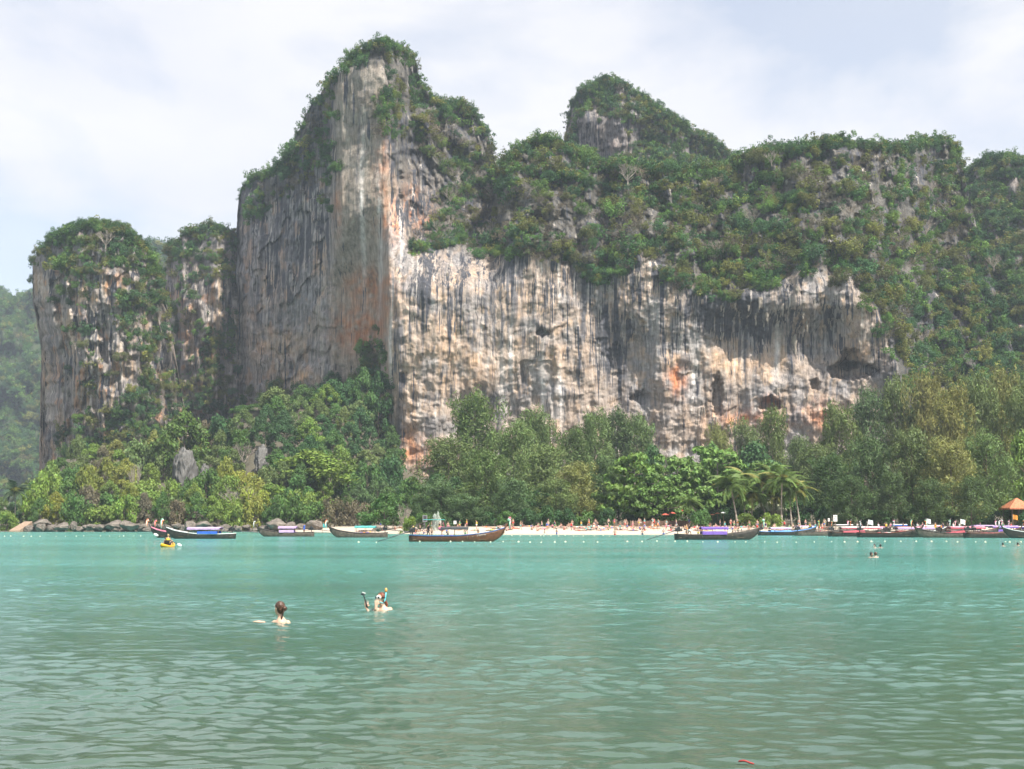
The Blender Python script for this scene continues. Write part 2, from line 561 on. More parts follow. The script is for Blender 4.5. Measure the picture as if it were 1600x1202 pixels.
# fine ripples; wind patches ruffle some bands more than others
m1 = n.new('ShaderNodeMapping'); m1.inputs['Scale'].default_value = (1.7, 2.2, 1.0)
l.new(tc.outputs['Object'], m1.inputs['Vector'])
w1 = n.new('ShaderNodeTexNoise'); w1.inputs['Scale'].default_value = 1.5; w1.inputs['Detail'].default_value = 6; w1.inputs['Roughness'].default_value = 0.62
l.new(m1.outputs[0], w1.inputs['Vector'])
m2 = n.new('ShaderNodeMapping'); m2.inputs['Scale'].default_value = (0.012, 0.06, 1.0)
l.new(tc.outputs['Object'], m2.inputs['Vector'])
w2 = n.new('ShaderNodeTexNoise'); w2.inputs['Scale'].default_value = 1.0; w2.inputs['Detail'].default_value = 4
l.new(m2.outputs[0], w2.inputs['Vector'])
pr = n.new('ShaderNodeMapRange'); pr.inputs['From Min'].default_value = 0.38; pr.inputs['From Max'].default_value = 0.62
pr.inputs['To Min'].default_value = 0.55; pr.inputs['To Max'].default_value = 1.0
l.new(w2.outputs['Fac'], pr.inputs['Value'])
near = n.new('ShaderNodeMapRange'); near.inputs['From Min'].default_value = 10; near.inputs['From Max'].default_value = 130
near.inputs['To Min'].default_value = 0.12; near.inputs['To Max'].default_value = 1.0
l.new(sx.outputs['Y'], near.inputs['Value'])
mu = n.new('ShaderNodeMath'); mu.operation = 'MULTIPLY'
l.new(pr.outputs[0], mu.inputs[0]); l.new(near.outputs[0], mu.inputs[1])
bp = n.new('ShaderNodeBump'); bp.inputs['Distance'].default_value = 0.14
l.new(mu.outputs[0], bp.inputs['Strength'])
l.new(w1.outputs['Fac'], bp.inputs['Height']); l.new(bp.outputs[0], b.inputs['Normal'])
sea = link('sea', me, m)
tag(sea, 'rippled turquoise green sea reflecting cliff and pale sky', kind='structure')

# ------------------------------------------------------------------ limestone massifs
SHRUBS = {}     # massif name -> list of (pos, radius, tint)
def curtain(name, label, sky, Dfn, colfn, x0, x1, du, nrows, py_base=842.0, jit=3.5, warp=None, back=70.0, seed=1, runfn=None):
    """a rock massif: front face carried up to its ridge line, then over the top and down its back"""
    px = np.arange(x0, x1 + 0.01, du)
    sx_, sy_ = zip(*sky)
    ysk = np.interp(px, sx_, sy_) + jit * fbm(px / 14.0, px * 0 + seed, seed, 4, 0.6)
    v = np.linspace(0, 1, nrows)[:, None]
    PY = py_base + (ysk[None, :] - py_base) * v
    PXg = np.broadcast_to(px[None, :], PY.shape)
    D = Dfn(PXg, PY)
    PW = PXg + (warp(PXg, PY) if warp else 0)
    front = unproj(PW, PY, D)
    top = front[-1]
    rows = [front]
    for t in (0.08, 0.2, 0.4, 0.7, 1.0):
        r = top.copy()
        r[:, 1] += back * t * (1 + 0.2 * np.sin(px / 23 + seed))
        r[:, 2] = top[:, 2] - np.maximum(top[:, 2] + 4, 0) * t ** 1.6
        rows.append(r[None])
    V = np.concatenate(rows, 0)
    C = colfn(PXg, PY)
    A = runfn(PXg, PY) if runfn else np.zeros(PXg.shape)
    C = np.concatenate([C, A[..., None]], -1)
    C = np.concatenate([C, np.repeat(C[-1:], 5, 0)], 0)
    me = mesh_arrays(name, V.reshape(-1, 3), grid_faces(V.shape[0], V.shape[1]))
    ca = me.color_attributes.new('Col', 'FLOAT_COLOR', 'POINT')
    ca.data.foreach_set('color', C.astype(np.float32).ravel())
    o = link(name, me, M_ROCK)
    tag(o, label, kind='structure')
    o['_sky'] = 0
    del o['_sky']
    return o, px, ysk

GREEN = [(0.054, 0.116, 0.032), (0.074, 0.140, 0.034), (0.044, 0.098, 0.038), (0.092, 0.160, 0.036), (0.052, 0.108, 0.046)]
OLIVE = [(0.125, 0.135, 0.036), (0.100, 0.112, 0.038), (0.150, 0.155, 0.038)]
DRY = [(0.125, 0.105, 0.075), (0.105, 0.090, 0.070), (0.14, 0.115, 0.075), (0.095, 0.092, 0.055)]
BRIGHT = [(0.115, 0.185, 0.035), (0.09, 0.165, 0.035), (0.135, 0.19, 0.04)]
def scatter(key, rng, n, box, density, Dfn, warp=None, rmin=1.2, rmax=3.4, dryfn=None, inset=0.3, ridge=None):
    """pick shrub places on a massif"""
    x = rng.uniform(box[0], box[2], n)
    y = rng.uniform(box[1], box[3], n)
    k = rng.uniform(0, 1, n) < density(x, y)
    if ridge is not None: k &= y > np.interp(x, *ridge) + 3
    x, y = x[k], y[k]
    D = Dfn(x, y)
    P = unproj(x + (warp(x, y) if warp else 0), y, D - inset)
    rad = rmin + (rmax - rmin) * rng.beta(1.3, 2.6, len(x)) * np.where(rng.uniform(0, 1, len(x)) < 0.12, 1.7, 1.0)
    dry = dryfn(x, y) if dryfn else np.full(len(x), 0.15)
    tone = fbm(x / 45, y / 45, 77, 3)
    out = SHRUBS.setdefault(key, [])
    for i in range(len(x)):
        q = rng.uniform()
        if q < dry[i]: c = DRY[rng.integers(len(DRY))]
        elif q < dry[i] + 0.22 + 0.25 * tone[i]: c = OLIVE[rng.integers(len(OLIVE))]
        elif q > 0.965: c = BRIGHT[rng.integers(len(BRIGHT))]
        else: c = GREEN[rng.integers(len(GREEN))]
        g = rng.uniform(0.8, 1.45)
        rr = rad[i] * (0.75 if c in DRY else 1.0)
        out.append((P[i], rr, (c[0] * g, c[1] * g, c[2] * g)))
def fringe(key, rng, px, ysk, Dfn, prob, warp=None, rmin=1.1, rmax=2.8):
    """shrubs growing on the ridge line"""
    x = rng.uniform(px[0], px[-1], int((px[-1] - px[0]) * 1.1))
    p = prob(x)
    x = x[rng.uniform(0, 1, len(x)) < p]
    y = np.interp(x, px, ysk) + rng.uniform(0, 10, len(x))
    D = Dfn(x, y)
    P = unproj(x + (warp(x, y) if warp else 0), y, D + rng.uniform(-1.0, 1.5, len(x)))
    out = SHRUBS.setdefault(key, [])
    for i in range(len(x)):
        c = GREEN[rng.integers(len(GREEN))] if rng.uniform() < 0.8 else OLIVE[rng.integers(len(OLIVE))]
        out.append((P[i], rng.uniform(rmin, rmax), c))

# ---- great wall and tower
SKY_MAIN = [(340, 800), (350, 640), (356, 560), (364, 500), (372, 420), (375, 330), (379, 290), (396, 273), (430, 265), (450, 240), (464, 212),
            (474, 188), (486, 165), (500, 148), (512, 124), (535, 112), (548, 92), (570, 72), (590, 66), (622, 70), (640, 82), (650, 100), (657, 128),
            (668, 143), (682, 158), (715, 160), (744, 176), (760, 205), (771, 242), (779, 268), (790, 245), (820, 226), (850, 214), (885, 228),
            (940, 256), (1000, 262), (1050, 264), (1140, 262), (1152, 242), (1172, 242), (1200, 228), (1240, 228), (1265, 224), (1310, 215), (1350, 224),
            (1400, 231), (1430, 220), (1480, 217), (1498, 234), (1504, 262), (1520, 330), (1545, 420), (1575, 520), (1610, 640), (1640, 800)]
YT = ([340, 372, 385, 430, 515, 530, 560, 600, 612, 640, 690, 760, 860, 940, 1000, 1060, 1120, 1200, 1250, 1330, 1375, 1405, 1430, 1460, 1540, 1640],
      [640, 420, 335, 325, 250, 130, 112, 112, 250, 398, 392, 402, 408, 440, 402, 442, 464, 452, 428, 442, 502, 590, 690, 800, 815, 820])
KS = ([340, 400, 515, 540, 600, 640, 780, 1000, 1400, 1640], [0.10, 0.13, 0.14, 0.06, 0.06, 0.13, 0.18, 0.20, 0.17, 0.17])
def flutes(px, py, s=0):
    wxp = px + 5 * fbm(px / 40, py / 70, 11 + s, 3)
    rib = 1 - np.abs(fbm(wxp / 26, py / 210, 12 + s, 3))
    fl = fbm(wxp / 8.5, py / 120, 13 + s, 3)
    return rib, fl
def D_main(px, py):
    low = np.interp(px, [336, 350, 360, 374, 395, 450, 520, 580, 592, 608, 624, 680, 760, 900, 1100, 1250, 1390, 1450, 1540, 1640],
                    [610, 588, 566, 548, 530, 502, 477, 470, 466, 434, 428, 425, 426, 420, 414, 408, 402, 398, 402, 420])
    up = np.interp(px, [336, 374, 395, 450, 505, 522, 535, 600, 625, 680, 760, 780, 900, 1100, 1640], [612, 552, 532, 506, 484, 462, 456, 452, 456, 466, 480, 486, 420, 414, 420])
    t = sstep(470, 300, py) * sstep(800, 760, px)
    base = low * (1 - t) + up * t
    yt = np.interp(px, *YT) + 10 * fbm(px / 40, py * 0 + 3, 9, 3)
    ks = np.interp(px, *KS)
    over = np.maximum(yt - py, 0)
    D = base + ks * over
    wall = sstep(30, -10, over - 0)            # 1 on the bare wall
    # relief, metres towards the camera
    big = 5.0 * fbm(px / 130, py / 300, 21, 3)
    rib, fl = flutes(px, py)
    blk = fbm(px / 26, py / 22, 23, 5, 0.58)
    soft = (1 - 0.7 * blob(px, py, 1165, 572, 70, 30)) * (1 - 0.6 * blob(px, py, 1290, 550, 34, 60)) * (1 - 0.6 * blob(px, py, 730, 580, 50, 50))
    soft = soft * (1 - 0.75 * sstep(515, 530, px) * sstep(606, 596, px) * sstep(560, 480, py))   # the smooth tall column
    r_wall = big + soft * (0.85 * (rib - 0.6) + 0.55 * fl + 0.48 * blk)
    # ledges and roofs: bulge then undercut
    ph = (py + 34 * fbm(px / 70, py / 120, 24, 3)) / 64.0
    g = ph - np.floor(ph)
    msk = sstep(0.02, 0.40, fbm(px / 75, py / 45, 25, 3))
    lf = sstep(540, 500, px)
    r_wall = r_wall + lf * (2.2 * fbm(px / 20, py / 40, 37, 4, 0.6) + 2.5 * sstep(0.1, 0.16, fbm(px / 45, py / 60, 38, 3)))
    r_wall = r_wall + soft * 0.8 * msk * (g ** 1.5) * sstep(1.0, 0.95, g)
    gully = 1 - np.abs(fbm(px / 70, py / 160, 26, 4))
    r_slope = 9.0 * (gully - 0.6) + 4.2 * fbm(px / 30, py / 34, 27, 4, 0.55) + 1.0 * blk
    spire = np.maximum(fbm(px / 13, py / 42, 28, 3), 0) * sstep(330, 230, py)
    r_slope = r_slope + 4.5 * spire
    r = r_wall * wall + r_slope * (1 - wall)
    # overhanging upper band right of the middle: shade under the lip
    r = r - 5.5 * blob(px, py, 1185, 535, 95, 42) + 3.0 * blob(px, py, 1200, 470, 110, 22)
    r = r - 6.0 * blob(px, py, 1290, 530, 34, 60) + 3.0 * blob(px, py, 1250, 470, 26, 40)
    r = r - 3.5 * blob(px, py, 965, 560, 40, 70) + 3 * blob(px, py, 1010, 470, 34, 60)
    r = r - 3.0 * blob(px, py, 760, 640, 60, 40)
    # caves
    def cave(cx, cy, rx, ry, d):
        q = ((px - cx + 4 * fbm(px / 11, py / 12, 29, 3)) / rx) ** 2 + ((py - cy + 4 * fbm(px / 10, py / 11, 30, 3)) / ry) ** 2
        return -d * sstep(1.3, 0.35, q)
    r = r + cave(1334, 579, 40, 14, 8) + cave(1330, 562, 17, 17, 6) + cave(1203, 632, 17, 12, 6) + cave(1120, 618, 9, 34, 4) \
          + cave(1272, 602, 8, 9, 3) + cave(487, 560, 19, 15, 3.5) + cave(848, 520, 9, 7, 3.5) + cave(1002, 622, 16, 10, 3) + cave(700, 738, 34, 9, 5)
    return D - r
VEG_POLYS = [
    ([(538, 118), (550, 78), (576, 50), (642, 55), (662, 132), (640, 112), (620, 84), (590, 78), (565, 96)], 0.75),
    ([(600, 90), (652, 90), (660, 140), (612, 130)], 0.35),
    ([(570, 152), (598, 138), (650, 128), (684, 150), (752, 168), (782, 255), (785, 405), (700, 388), (640, 400), (655, 350), (700, 300), (690, 262), (640, 218), (600, 212), (576, 186)], 0.78),
    ([(775, 255), (850, 205), (1140, 236), (1310, 205), (1500, 210), (1520, 270), (1560, 400), (1620, 600), (1640, 835), (1436, 835), (1425, 610), (1384, 512), (1370, 470), (1330, 446),
      (1250, 425), (1190, 458), (1120, 472), (1060, 450), (1000, 405), (940, 450), (880, 414), (800, 404), (760, 410), (760, 300)], 0.93),
    ([(377, 345), (376, 280), (400, 268), (450, 235), (474, 190), (486, 205), (505, 200), (522, 215), (524, 292), (480, 296), (430, 318), (402, 352)], 0.85),
    ([(500, 152), (518, 118), (524, 120), (522, 330), (506, 330)], 0.5),
    ([(1325, 425), (1388, 468), (1446, 600), (1424, 630), (1384, 540), (1366, 500), (1340, 462)], 0.7),
    ([(552, 600), (574, 532), (592, 508), (602, 560), (614, 640), (620, 770), (560, 770), (536, 610)], 1.0),
    ([(355, 640), (420, 600), (540, 592), (615, 640), (620, 830), (340, 830)], 0.7),
]
def veg_main(px, py):
    jx = px + 9 * fbm(px / 18, py / 18, 51, 3)
    jy = py + 9 * fbm(px / 18, py / 18, 52, 3)
    d = np.zeros(np.shape(px))
    for poly, v in VEG_POLYS:
        d = np.maximum(d, v * in_poly(jx, jy, poly))
    gap = sstep(0.05, 0.5, fbm(px / 48, py / 60, 53, 4))
    bare = blob(px, py, 1312, 262, 34, 26) + blob(px, py, 1166, 262, 15, 26) + blob(px, py, 890, 345, 60, 30) + blob(px, py, 1320, 330, 70, 30) + blob(px, py, 655, 330, 20, 50)
    return d * (1 - 0.42 * gap) * (1 - 0.7 * np.clip(bare, 0, 1))
def dry_main(px, py):
    d = 0.18 + 0.5 * sstep(0.0, 0.6, fbm(px / 60, py / 50, 54, 3))
    d = d + 0.35 * blob(px, py, 890, 350, 110, 50) + 0.3 * blob(px, py, 1330, 320, 90, 60) + 0.3 * blob(px, py, 720, 330, 60, 50)
    return np.clip(d * (1 - 0.8 * sstep(1390, 1480, px) * sstep(420, 520, py)) * (1 - 0.9 * sstep(560, 640, py)), 0, 0.75)
def mixc(a, b, t):
    return a + (np.asarray(b) - a) * np.clip(t, 0, 1)[..., None]
def C_main(px, py):
    n1 = fbm(px / 55, py / 70, 61, 4)
    n2 = fbm(px / 22, py / 26, 62, 4)
    rib, fl = flutes(px, py)
    c = np.zeros(px.shape + (3,)) + np.array([0.42, 0.335, 0.27])
    c = mixc(c, (0.33, 0.305, 0.29), sstep(-0.1, 0.4, n1))
    c = mixc(c, (0.50, 0.36, 0.25), 0.8 * sstep(0.1, 0.6, n2))
    # left face: blue-grey, black-streaked; the tall column brown
    left = sstep(535, 505, px)
    c = mixc(c, (0.262, 0.252, 0.255), left * 0.9)
    colm = sstep(505, 530, px) * sstep(612, 596, px)
    c = mixc(c, (0.275, 0.235, 0.192), colm * 0.9)
    up = sstep(480, 300, py) * sstep(595, 640, px)
    c = mixc(c, (0.33, 0.26, 0.215), up * 0.6)
    # rust, orange and buff stains
    edge = 0.75 + 0.8 * fbm(px / 14, py / 18, 63, 4)
    for cx, cy, rx, ry, s, kind in [(578, 448, 34, 26, .8, 0), (562, 515, 40, 34, .85, 0), (600, 480, 22, 40, .6, 0), (640, 318, 20, 30, .9, 1), (612, 350, 20, 26, .8, 1), (668, 345, 22, 22, .7, 1),
                                    (597, 262, 12, 60, .5, 0), (527, 330, 8, 40, .5, 0), (424, 448, 16, 28, .8, 2), (500, 400, 10, 30, .6, 2), (430, 540, 40, 24, .7, 2), (460, 590, 40, 14, .7, 2),
                                    (640, 700, 16, 30, .9, 1), (668, 712, 20, 22, .8, 1), (640, 640, 22, 60, .6, 2), (735, 585, 60, 50, .65, 2), (700, 520, 40, 40, .35, 2), (1056, 592, 15, 24, 1.3, 1),
                                    (1160, 655, 50, 14, 1.0, 1), (1140, 570, 46, 22, .7, 2), (1195, 575, 40, 22, .55, 2), (1285, 650, 26, 22, .8, 1), (1352, 548, 26, 16, .8, 2), (1380, 520, 10, 40, .5, 2),
                                    (1205, 628, 14, 10, 1.0, 1), (980, 470, 24, 30, .45, 2), (880, 545, 40, 34, .4, 2), (1110, 660, 26, 26, .5, 2), (610, 640, 10, 120, .5, 2), (830, 470, 60, 30, .3, 2)]:
        col = [(0.42, 0.175, 0.08), (0.60, 0.225, 0.09), (0.62, 0.40, 0.24)][kind]
        c = mixc(c, col, (1.35 if cx < 600 else 1.0) * s * blob(px, py, cx, cy, rx, ry) * edge)
    # grey patina, with the wall's cool grey shadows painted into the colour
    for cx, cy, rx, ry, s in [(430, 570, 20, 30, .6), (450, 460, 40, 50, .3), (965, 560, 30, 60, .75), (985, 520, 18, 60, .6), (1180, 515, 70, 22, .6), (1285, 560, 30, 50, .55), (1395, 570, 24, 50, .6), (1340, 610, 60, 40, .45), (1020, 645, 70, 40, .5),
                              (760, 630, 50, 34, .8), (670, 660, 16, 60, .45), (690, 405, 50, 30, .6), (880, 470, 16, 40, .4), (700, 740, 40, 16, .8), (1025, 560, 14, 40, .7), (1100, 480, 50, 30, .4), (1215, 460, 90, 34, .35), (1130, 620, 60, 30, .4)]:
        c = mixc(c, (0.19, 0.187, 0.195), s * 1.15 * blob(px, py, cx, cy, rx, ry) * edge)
    # long vertical streaks: black algae and white lime, run down from the brink
    yt = np.interp(px, *YT)
    sx1 = px + 3.0 * fbm(px / 30, py / 60, 64, 2)
    st = fbm(sx1 / 4.6, py / 330, 65, 3, 0.7)
    grp = sstep(-0.25, 0.45, fbm(px / 46, py / 300, 66, 3))
    ln = 70 + 190 * (0.5 + 0.5 * noise2(sx1 / 7.0, px * 0 + 5, 67)) ** 1.5
    run = sstep(1.15, 0.55, (py - yt) / ln)
    black = sstep(0.10, 0.42, st) * grp * run
    c = mixc(c, (0.115, 0.115, 0.125), 0.95 * black * (1 - 0.45 * colm))
    lz = sstep(-0.35, 0.25, fbm(px / 34, py / 60, 74, 3))
    c = mixc(c, (0.40, 0.32, 0.25), left * 0.6 * sstep(0.05, 0.45, fbm(px / 30, py / 70, 75, 4)) * sstep(360, 460, py))
    c = mixc(c, (0.46, 0.27, 0.15), left * 0.45 * sstep(0.25, 0.55, fbm(px / 18, py / 34, 76, 4)))
    lrun = sstep(560, 440, py) * left * lz * sstep(0.02, 0.34, fbm(sx1 / 4.6, py / 260, 71, 3, 0.6))
    c = mixc(c, (0.085, 0.09, 0.11), 0.8 * lrun)
    lw = 0.7 * left * sstep(0.18, 0.5, fbm(sx1 / 5.5, py / 200, 72, 3))
    c = mixc(c, (0.50, 0.45, 0.40), 0.65 * lw)
    st2 = fbm(sx1 / 6.0, py / 150, 68, 3, 0.55)
    white = sstep(0.26, 0.55, st2) * (0.35 + 0.5 * sstep(0.0, 0.5, fbm(px / 70, py / 90, 69, 3)))
    c = mixc(c, (0.54, 0.49, 0.44), 0.7 * white * (1 - left) * (1 - 0.6 * colm))
    gst = sstep(0.12, 0.5, fbm(sx1 / 4.4, py / 80, 70, 3, 0.6)) * sstep(-0.1, 0.4, fbm(px / 38, py / 60, 73, 3))
    c = mixc(c, (0.14, 0.137, 0.145), 0.9 * gst * (1 - colm))
    for cx, cy, rx, ry in [(783, 590, 6, 52), (800, 560, 4, 60), (850, 610, 4, 60), (876, 620, 4, 50), (567, 330, 3.5, 130), (593, 380, 3.5, 110), (612, 560, 3, 100), (1213, 560, 4, 60), (1088, 590, 7, 50), (625, 340, 4, 60)]:
        wv = 4 * np.sin(py / 47.0 + cx)
        c = mixc(c, (0.68, 0.65, 0.62), 0.85 * blob(px + wv * 0.6, py, cx, cy, rx, ry) * (0.8 + 0.5 * n2))
    for cx, cy, rx, ry in [(622, 690, 5, 60), (626, 600, 4, 70), (660, 470, 4, 70), (729, 480, 4, 60), (767, 450, 5, 70), (815, 540, 3, 90), (560, 260, 2.5, 110), (1238, 560, 6, 60), (1120, 470, 10, 50), (1100, 470, 6, 50), (900, 430, 10, 40), (940, 520, 5, 70)]:
        wv = 4 * np.sin(py / 41.0 + cx)
        c = mixc(c, (0.10, 0.10, 0.11), 0.8 * blob(px + wv * 0.6, py, cx, cy, rx, ry) * (0.8 + 0.5 * n2))
    # weathered grey karst on the vegetated heights
    over = sstep(-8, 22, yt - py) * (1 - colm * sstep(95, 130, py)) * (1 - 0.55 * sstep(612, 640, px) * sstep(700, 660, px) * sstep(240, 300, py))
    c = mixc(c, np.array([0.112, 0.107, 0.095]), over * 0.93)
    return np.clip(c, 0.04, 0.8)
def warp_main(px, py):
    return (5 * fbm(py / 26, py * 0 + 2, 35, 4, 0.6) + 4 * np.sin(py / 70)) * sstep(400, 368, px)
def run_main(px, py):
    """how thickly algae runs cover the rock: most below the brink, few on smooth buff faces"""
    yt = np.interp(px, *YT)
    dn = py - yt
    a = 0.85 * sstep(230, 10, dn + 40 * fbm(px / 22, px * 0 + 1, 44, 3)) * (0.55 + 0.6 * fbm(px / 40, py / 90, 45, 3))
    left = sstep(535, 505, px)
    a = a * (1 - left) + left * (0.58 * sstep(560, 360, py + 60 * fbm(px / 18, px * 0 + 2, 46, 3)) + 0.06 + 0.3 * fbm(px / 24, py / 80, 48, 3))
    colm = sstep(512, 530, px) * sstep(612, 598, px)
    a = a * (1 - 0.7 * colm)
    a = a + 0.3 * sstep(0.1, 0.6, fbm(px / 46, py / 80, 47, 3)) + 0.5 * blob(px, py, 962, 560, 34, 80) + 0.4 * blob(px, py, 1110, 490, 60, 40) + 0.6 * blob(px, py, 626, 620, 8, 120) + 0.4 * blob(px, py, 1240, 540, 14, 70) + 0.6 * blob(px, py, 365, 560, 20, 80)
    a = a * (1 - 0.8 * blob(px, py, 1160, 575, 70, 26)) * (1 - 0.7 * blob(px, py, 730, 590, 50, 50))
    return np.clip(a * 0.85, 0, 1)
massif, mpx, mys = curtain('cliff', 'great limestone wall and tall tower, streaked tan, grey and rust', SKY_MAIN, D_main, C_main, 338, 1640, 1.7, 430, jit=2.6, seed=3, warp=warp_main, runfn=run_main)
rng = np.random.default_rng(11)
scatter('main', rng, 19000, (340, 50, 1640, 835), veg_main, D_main, rmin=1.1, rmax=4.8, dryfn=dry_main, ridge=(mpx, mys))
fringe('main', rng, mpx, mys, D_main, lambda x: np.where((x > 372) & (x < 1510), np.where((x > 470) & (x < 505), 0.15, 0.62), 0.0))

# ---- left tower, overhanging seaward
SKY_L2 = [(38, 800), (44, 600), (49, 470), (51, 405), (60, 390), (84, 371), (110, 356), (126, 352), (150, 349), (190, 357), (214, 374), (232, 392), (248, 428), (258, 490), (268, 560), (285, 640), (310, 800)]
def warp_l2(px, py):
    return (np.interp(py, [350, 405, 470, 510, 560, 640, 720, 835], [0, 0, 3, 12, 22, 20, 24, 30]) ) * sstep(200, 60, px) + 5 * fbm(py / 24, py * 0 + 4, 36, 4, 0.6) * sstep(80, 52, px)
def D_l2(px, py):
    D = np.interp(px, [34, 46, 56, 75, 120, 180, 210, 260, 310], [560, 535, 506, 488, 474, 468, 474, 500, 540])
    D = D + 0.12 * np.maximum(440 - py, 0)
    rib, fl = flutes(px, py, 40)
    r = 4 * (rib - 0.6) + 1.4 * fl + 5 * fbm(px / 60, py / 120, 81, 3) + 2.2 * fbm(px / 24, py / 24, 82, 4)
    ph = (py + 30 * fbm(px / 50, py / 90, 83, 3)) / 60.0
    g = ph - np.floor(ph)
    return D - r - 3.0 * g ** 1.5 * sstep(1, 0.94, g) * sstep(0, 0.4, fbm(px / 50, py / 40, 84, 2))
def veg_l2(px, py):
    jx = px + 9 * fbm(px / 16, py / 16, 85, 3)
    jy = py + 10 * fbm(px / 16, py / 16, 86, 3)
    d = np.zeros(np.shape(px))
    for poly, v in [([(44, 410), (60, 385), (120, 345), (200, 350), (240, 390), (262, 480), (290, 640), (310, 830), (90, 830), (100, 690), (140, 650), (215, 610), (212, 560), (190, 500), (180, 430), (120, 432), (80, 428)], 0.92),
                    ([(70, 660), (140, 640), (140, 830), (60, 830)], 0.5), ([(80, 440), (180, 440), (210, 600), (80, 640)], 0.10)]:
        d = np.maximum(d, v * in_poly(jx, jy, poly))
    return d * (1 - 0.55 * sstep(0.1, 0.5, fbm(px / 30, py / 40, 87, 3)))
def C_tower(seed):
    def f(px, py):
        c = np.zeros(px.shape + (3,)) + np.array([0.30, 0.265, 0.24])
        sx1 = px + 3 * fbm(px / 25, py / 50, seed, 2)
        c = mixc(c, (0.42, 0.30, 0.20), 0.85 * sstep(0.05, 0.5, fbm(px / 22, py / 60, seed + 1, 4)))
        c = mixc(c, (0.46, 0.24, 0.12), 0.7 * sstep(0.25, 0.6, fbm(px / 16, py / 30, seed + 2, 3)))
        c = mixc(c, (0.52, 0.46, 0.40), 0.6 * sstep(0.2, 0.5, fbm(sx1 / 6, py / 120, seed + 3, 3)))
        c = mixc(c, (0.12, 0.12, 0.13), 0.7 * sstep(0.1, 0.45, fbm(sx1 / 5, py / 160, seed + 4, 3)))
        c = mixc(c, (0.20, 0.185, 0.18), 0.8 * sstep(440, 410, py))
        return np.clip(c, 0.04, 0.8)
    return f
tower2, tpx, tys = curtain('cliff', 'square-shouldered rock tower overhanging the sea at far left', SKY_L2, D_l2, C_tower(90), 36, 312, 1.7, 280, warp=warp_l2, back=60, seed=5, runfn=lambda px, py: np.clip(0.26 + 0.5 * fbm(px / 30, py / 60, 91, 3), 0, 1))
scatter('left', rng, 2600, (40, 345, 312, 830), veg_l2, D_l2, warp_l2, 1.1, 4.2, lambda x, y: np.full(len(x), 0.2), ridge=(tpx, tys))
fringe('left', rng, tpx, tys, D_l2, lambda x: np.where((x > 50) & (x < 255), 0.7, 0.0), warp_l2, 1.3, 3.4)

# ---- second tower, tucked between the two
SKY_L3 = [(246, 800), (252, 560), (258, 430), (264, 388), (288, 364), (325, 351), (352, 360), (372, 366), (395, 380), (420, 500), (430, 800)]
def D_l3(px, py):
    D = np.interp(px, [240, 262, 285, 340, 430], [590, 566, 548, 540, 560]) + 0.14 * np.maximum(470 - py, 0)
    rib, fl = flutes(px, py, 90)
    return D - (4 * (rib - 0.6) + 1.4 * fl + 4 * fbm(px / 50, py / 100, 101, 3) + 2 * fbm(px / 22, py / 22, 102, 4))
def veg_l3(px, py):
    jx = px + 9 * fbm(px / 16, py / 16, 103, 3)
    d = 0.85 * in_poly(jx, py, [(250, 430), (262, 380), (320, 345), (380, 355), (380, 400), (350, 440), (300, 450), (280, 520), (290, 600), (330, 520), (365, 500), (370, 700), (240, 830), (250, 560)])
    d = np.maximum(d, 0.18 * in_poly(px, py, [(270, 380), (370, 380), (370, 600), (270, 600)]))
    return d * (1 - 0.5 * sstep(0.1, 0.5, fbm(px / 30, py / 40, 104, 3)))
tower3, tpx, tys = curtain('cliff', 'narrow rock tower wedged between left tower and great wall', SKY_L3, D_l3, C_tower(110), 246, 430, 2.0, 220, back=60, seed=6, runfn=lambda px, py: np.clip(0.26 + 0.5 * fbm(px / 30, py / 60, 92, 3), 0, 1))
scatter('left', rng, 1500, (250, 345, 400, 800), veg_l3, D_l3, None, 1.2, 4.2, lambda x, y: np.full(len(x), 0.28), ridge=(tpx, tys))
fringe('left', rng, tpx, tys, D_l3, lambda x: np.where((x > 258) & (x < 400), 0.7, 0.0), None, 1.2, 3.2)

# ---- rear peak
SKY_L5 = [(840, 330), (880, 225), (886, 196), (893, 160), (914, 136), (944, 124), (974, 129), (1000, 150), (1040, 175), (1085, 205), (1120, 221), (1136, 236), (1150, 270), (1200, 330)]
def D_l5(px, py):
    D = np.interp(px, [840, 885, 905, 960, 1050, 1200], [640, 606, 588, 578, 590, 640]) + 0.16 * np.maximum(185 - py, 0)
    rib, fl = flutes(px, py, 130)
    return D - (3 * (rib - 0.6) + 1.2 * fl + 5 * fbm(px / 40, py / 50, 131, 4))
def veg_l5(px, py):
    bare = in_poly(px + 7 * fbm(px / 12, py / 12, 132, 3), py + 7 * fbm(px / 12, py / 12, 133, 3), [(900, 186), (930, 180), (1000, 196), (1000, 215), (970, 250), (905, 250)])
    return np.where(bare, 0.02, 0.9)
rear, tpx, tys = curtain('cliff', 'conical jungle-topped peak with a bare grey face behind the wall', SKY_L5, D_l5, C_tower(140), 840, 1200, 2.2, 150, py_base=420, back=80, seed=8, runfn=lambda px, py: np.clip(0.45 + 0.5 * fbm(px / 30, py / 60, 93, 3), 0, 1))
scatter('rear', rng, 1500, (880, 120, 1150, 300), veg_l5, D_l5, None, 1.4, 3.6, lambda x, y: np.full(len(x), 0.1), ridge=(tpx, tys))
fringe('rear', rng, tpx, tys, D_l5, lambda x: np.where((x > 884) & (x < 1140), 0.75, 0.0), None, 1.3, 3.4)

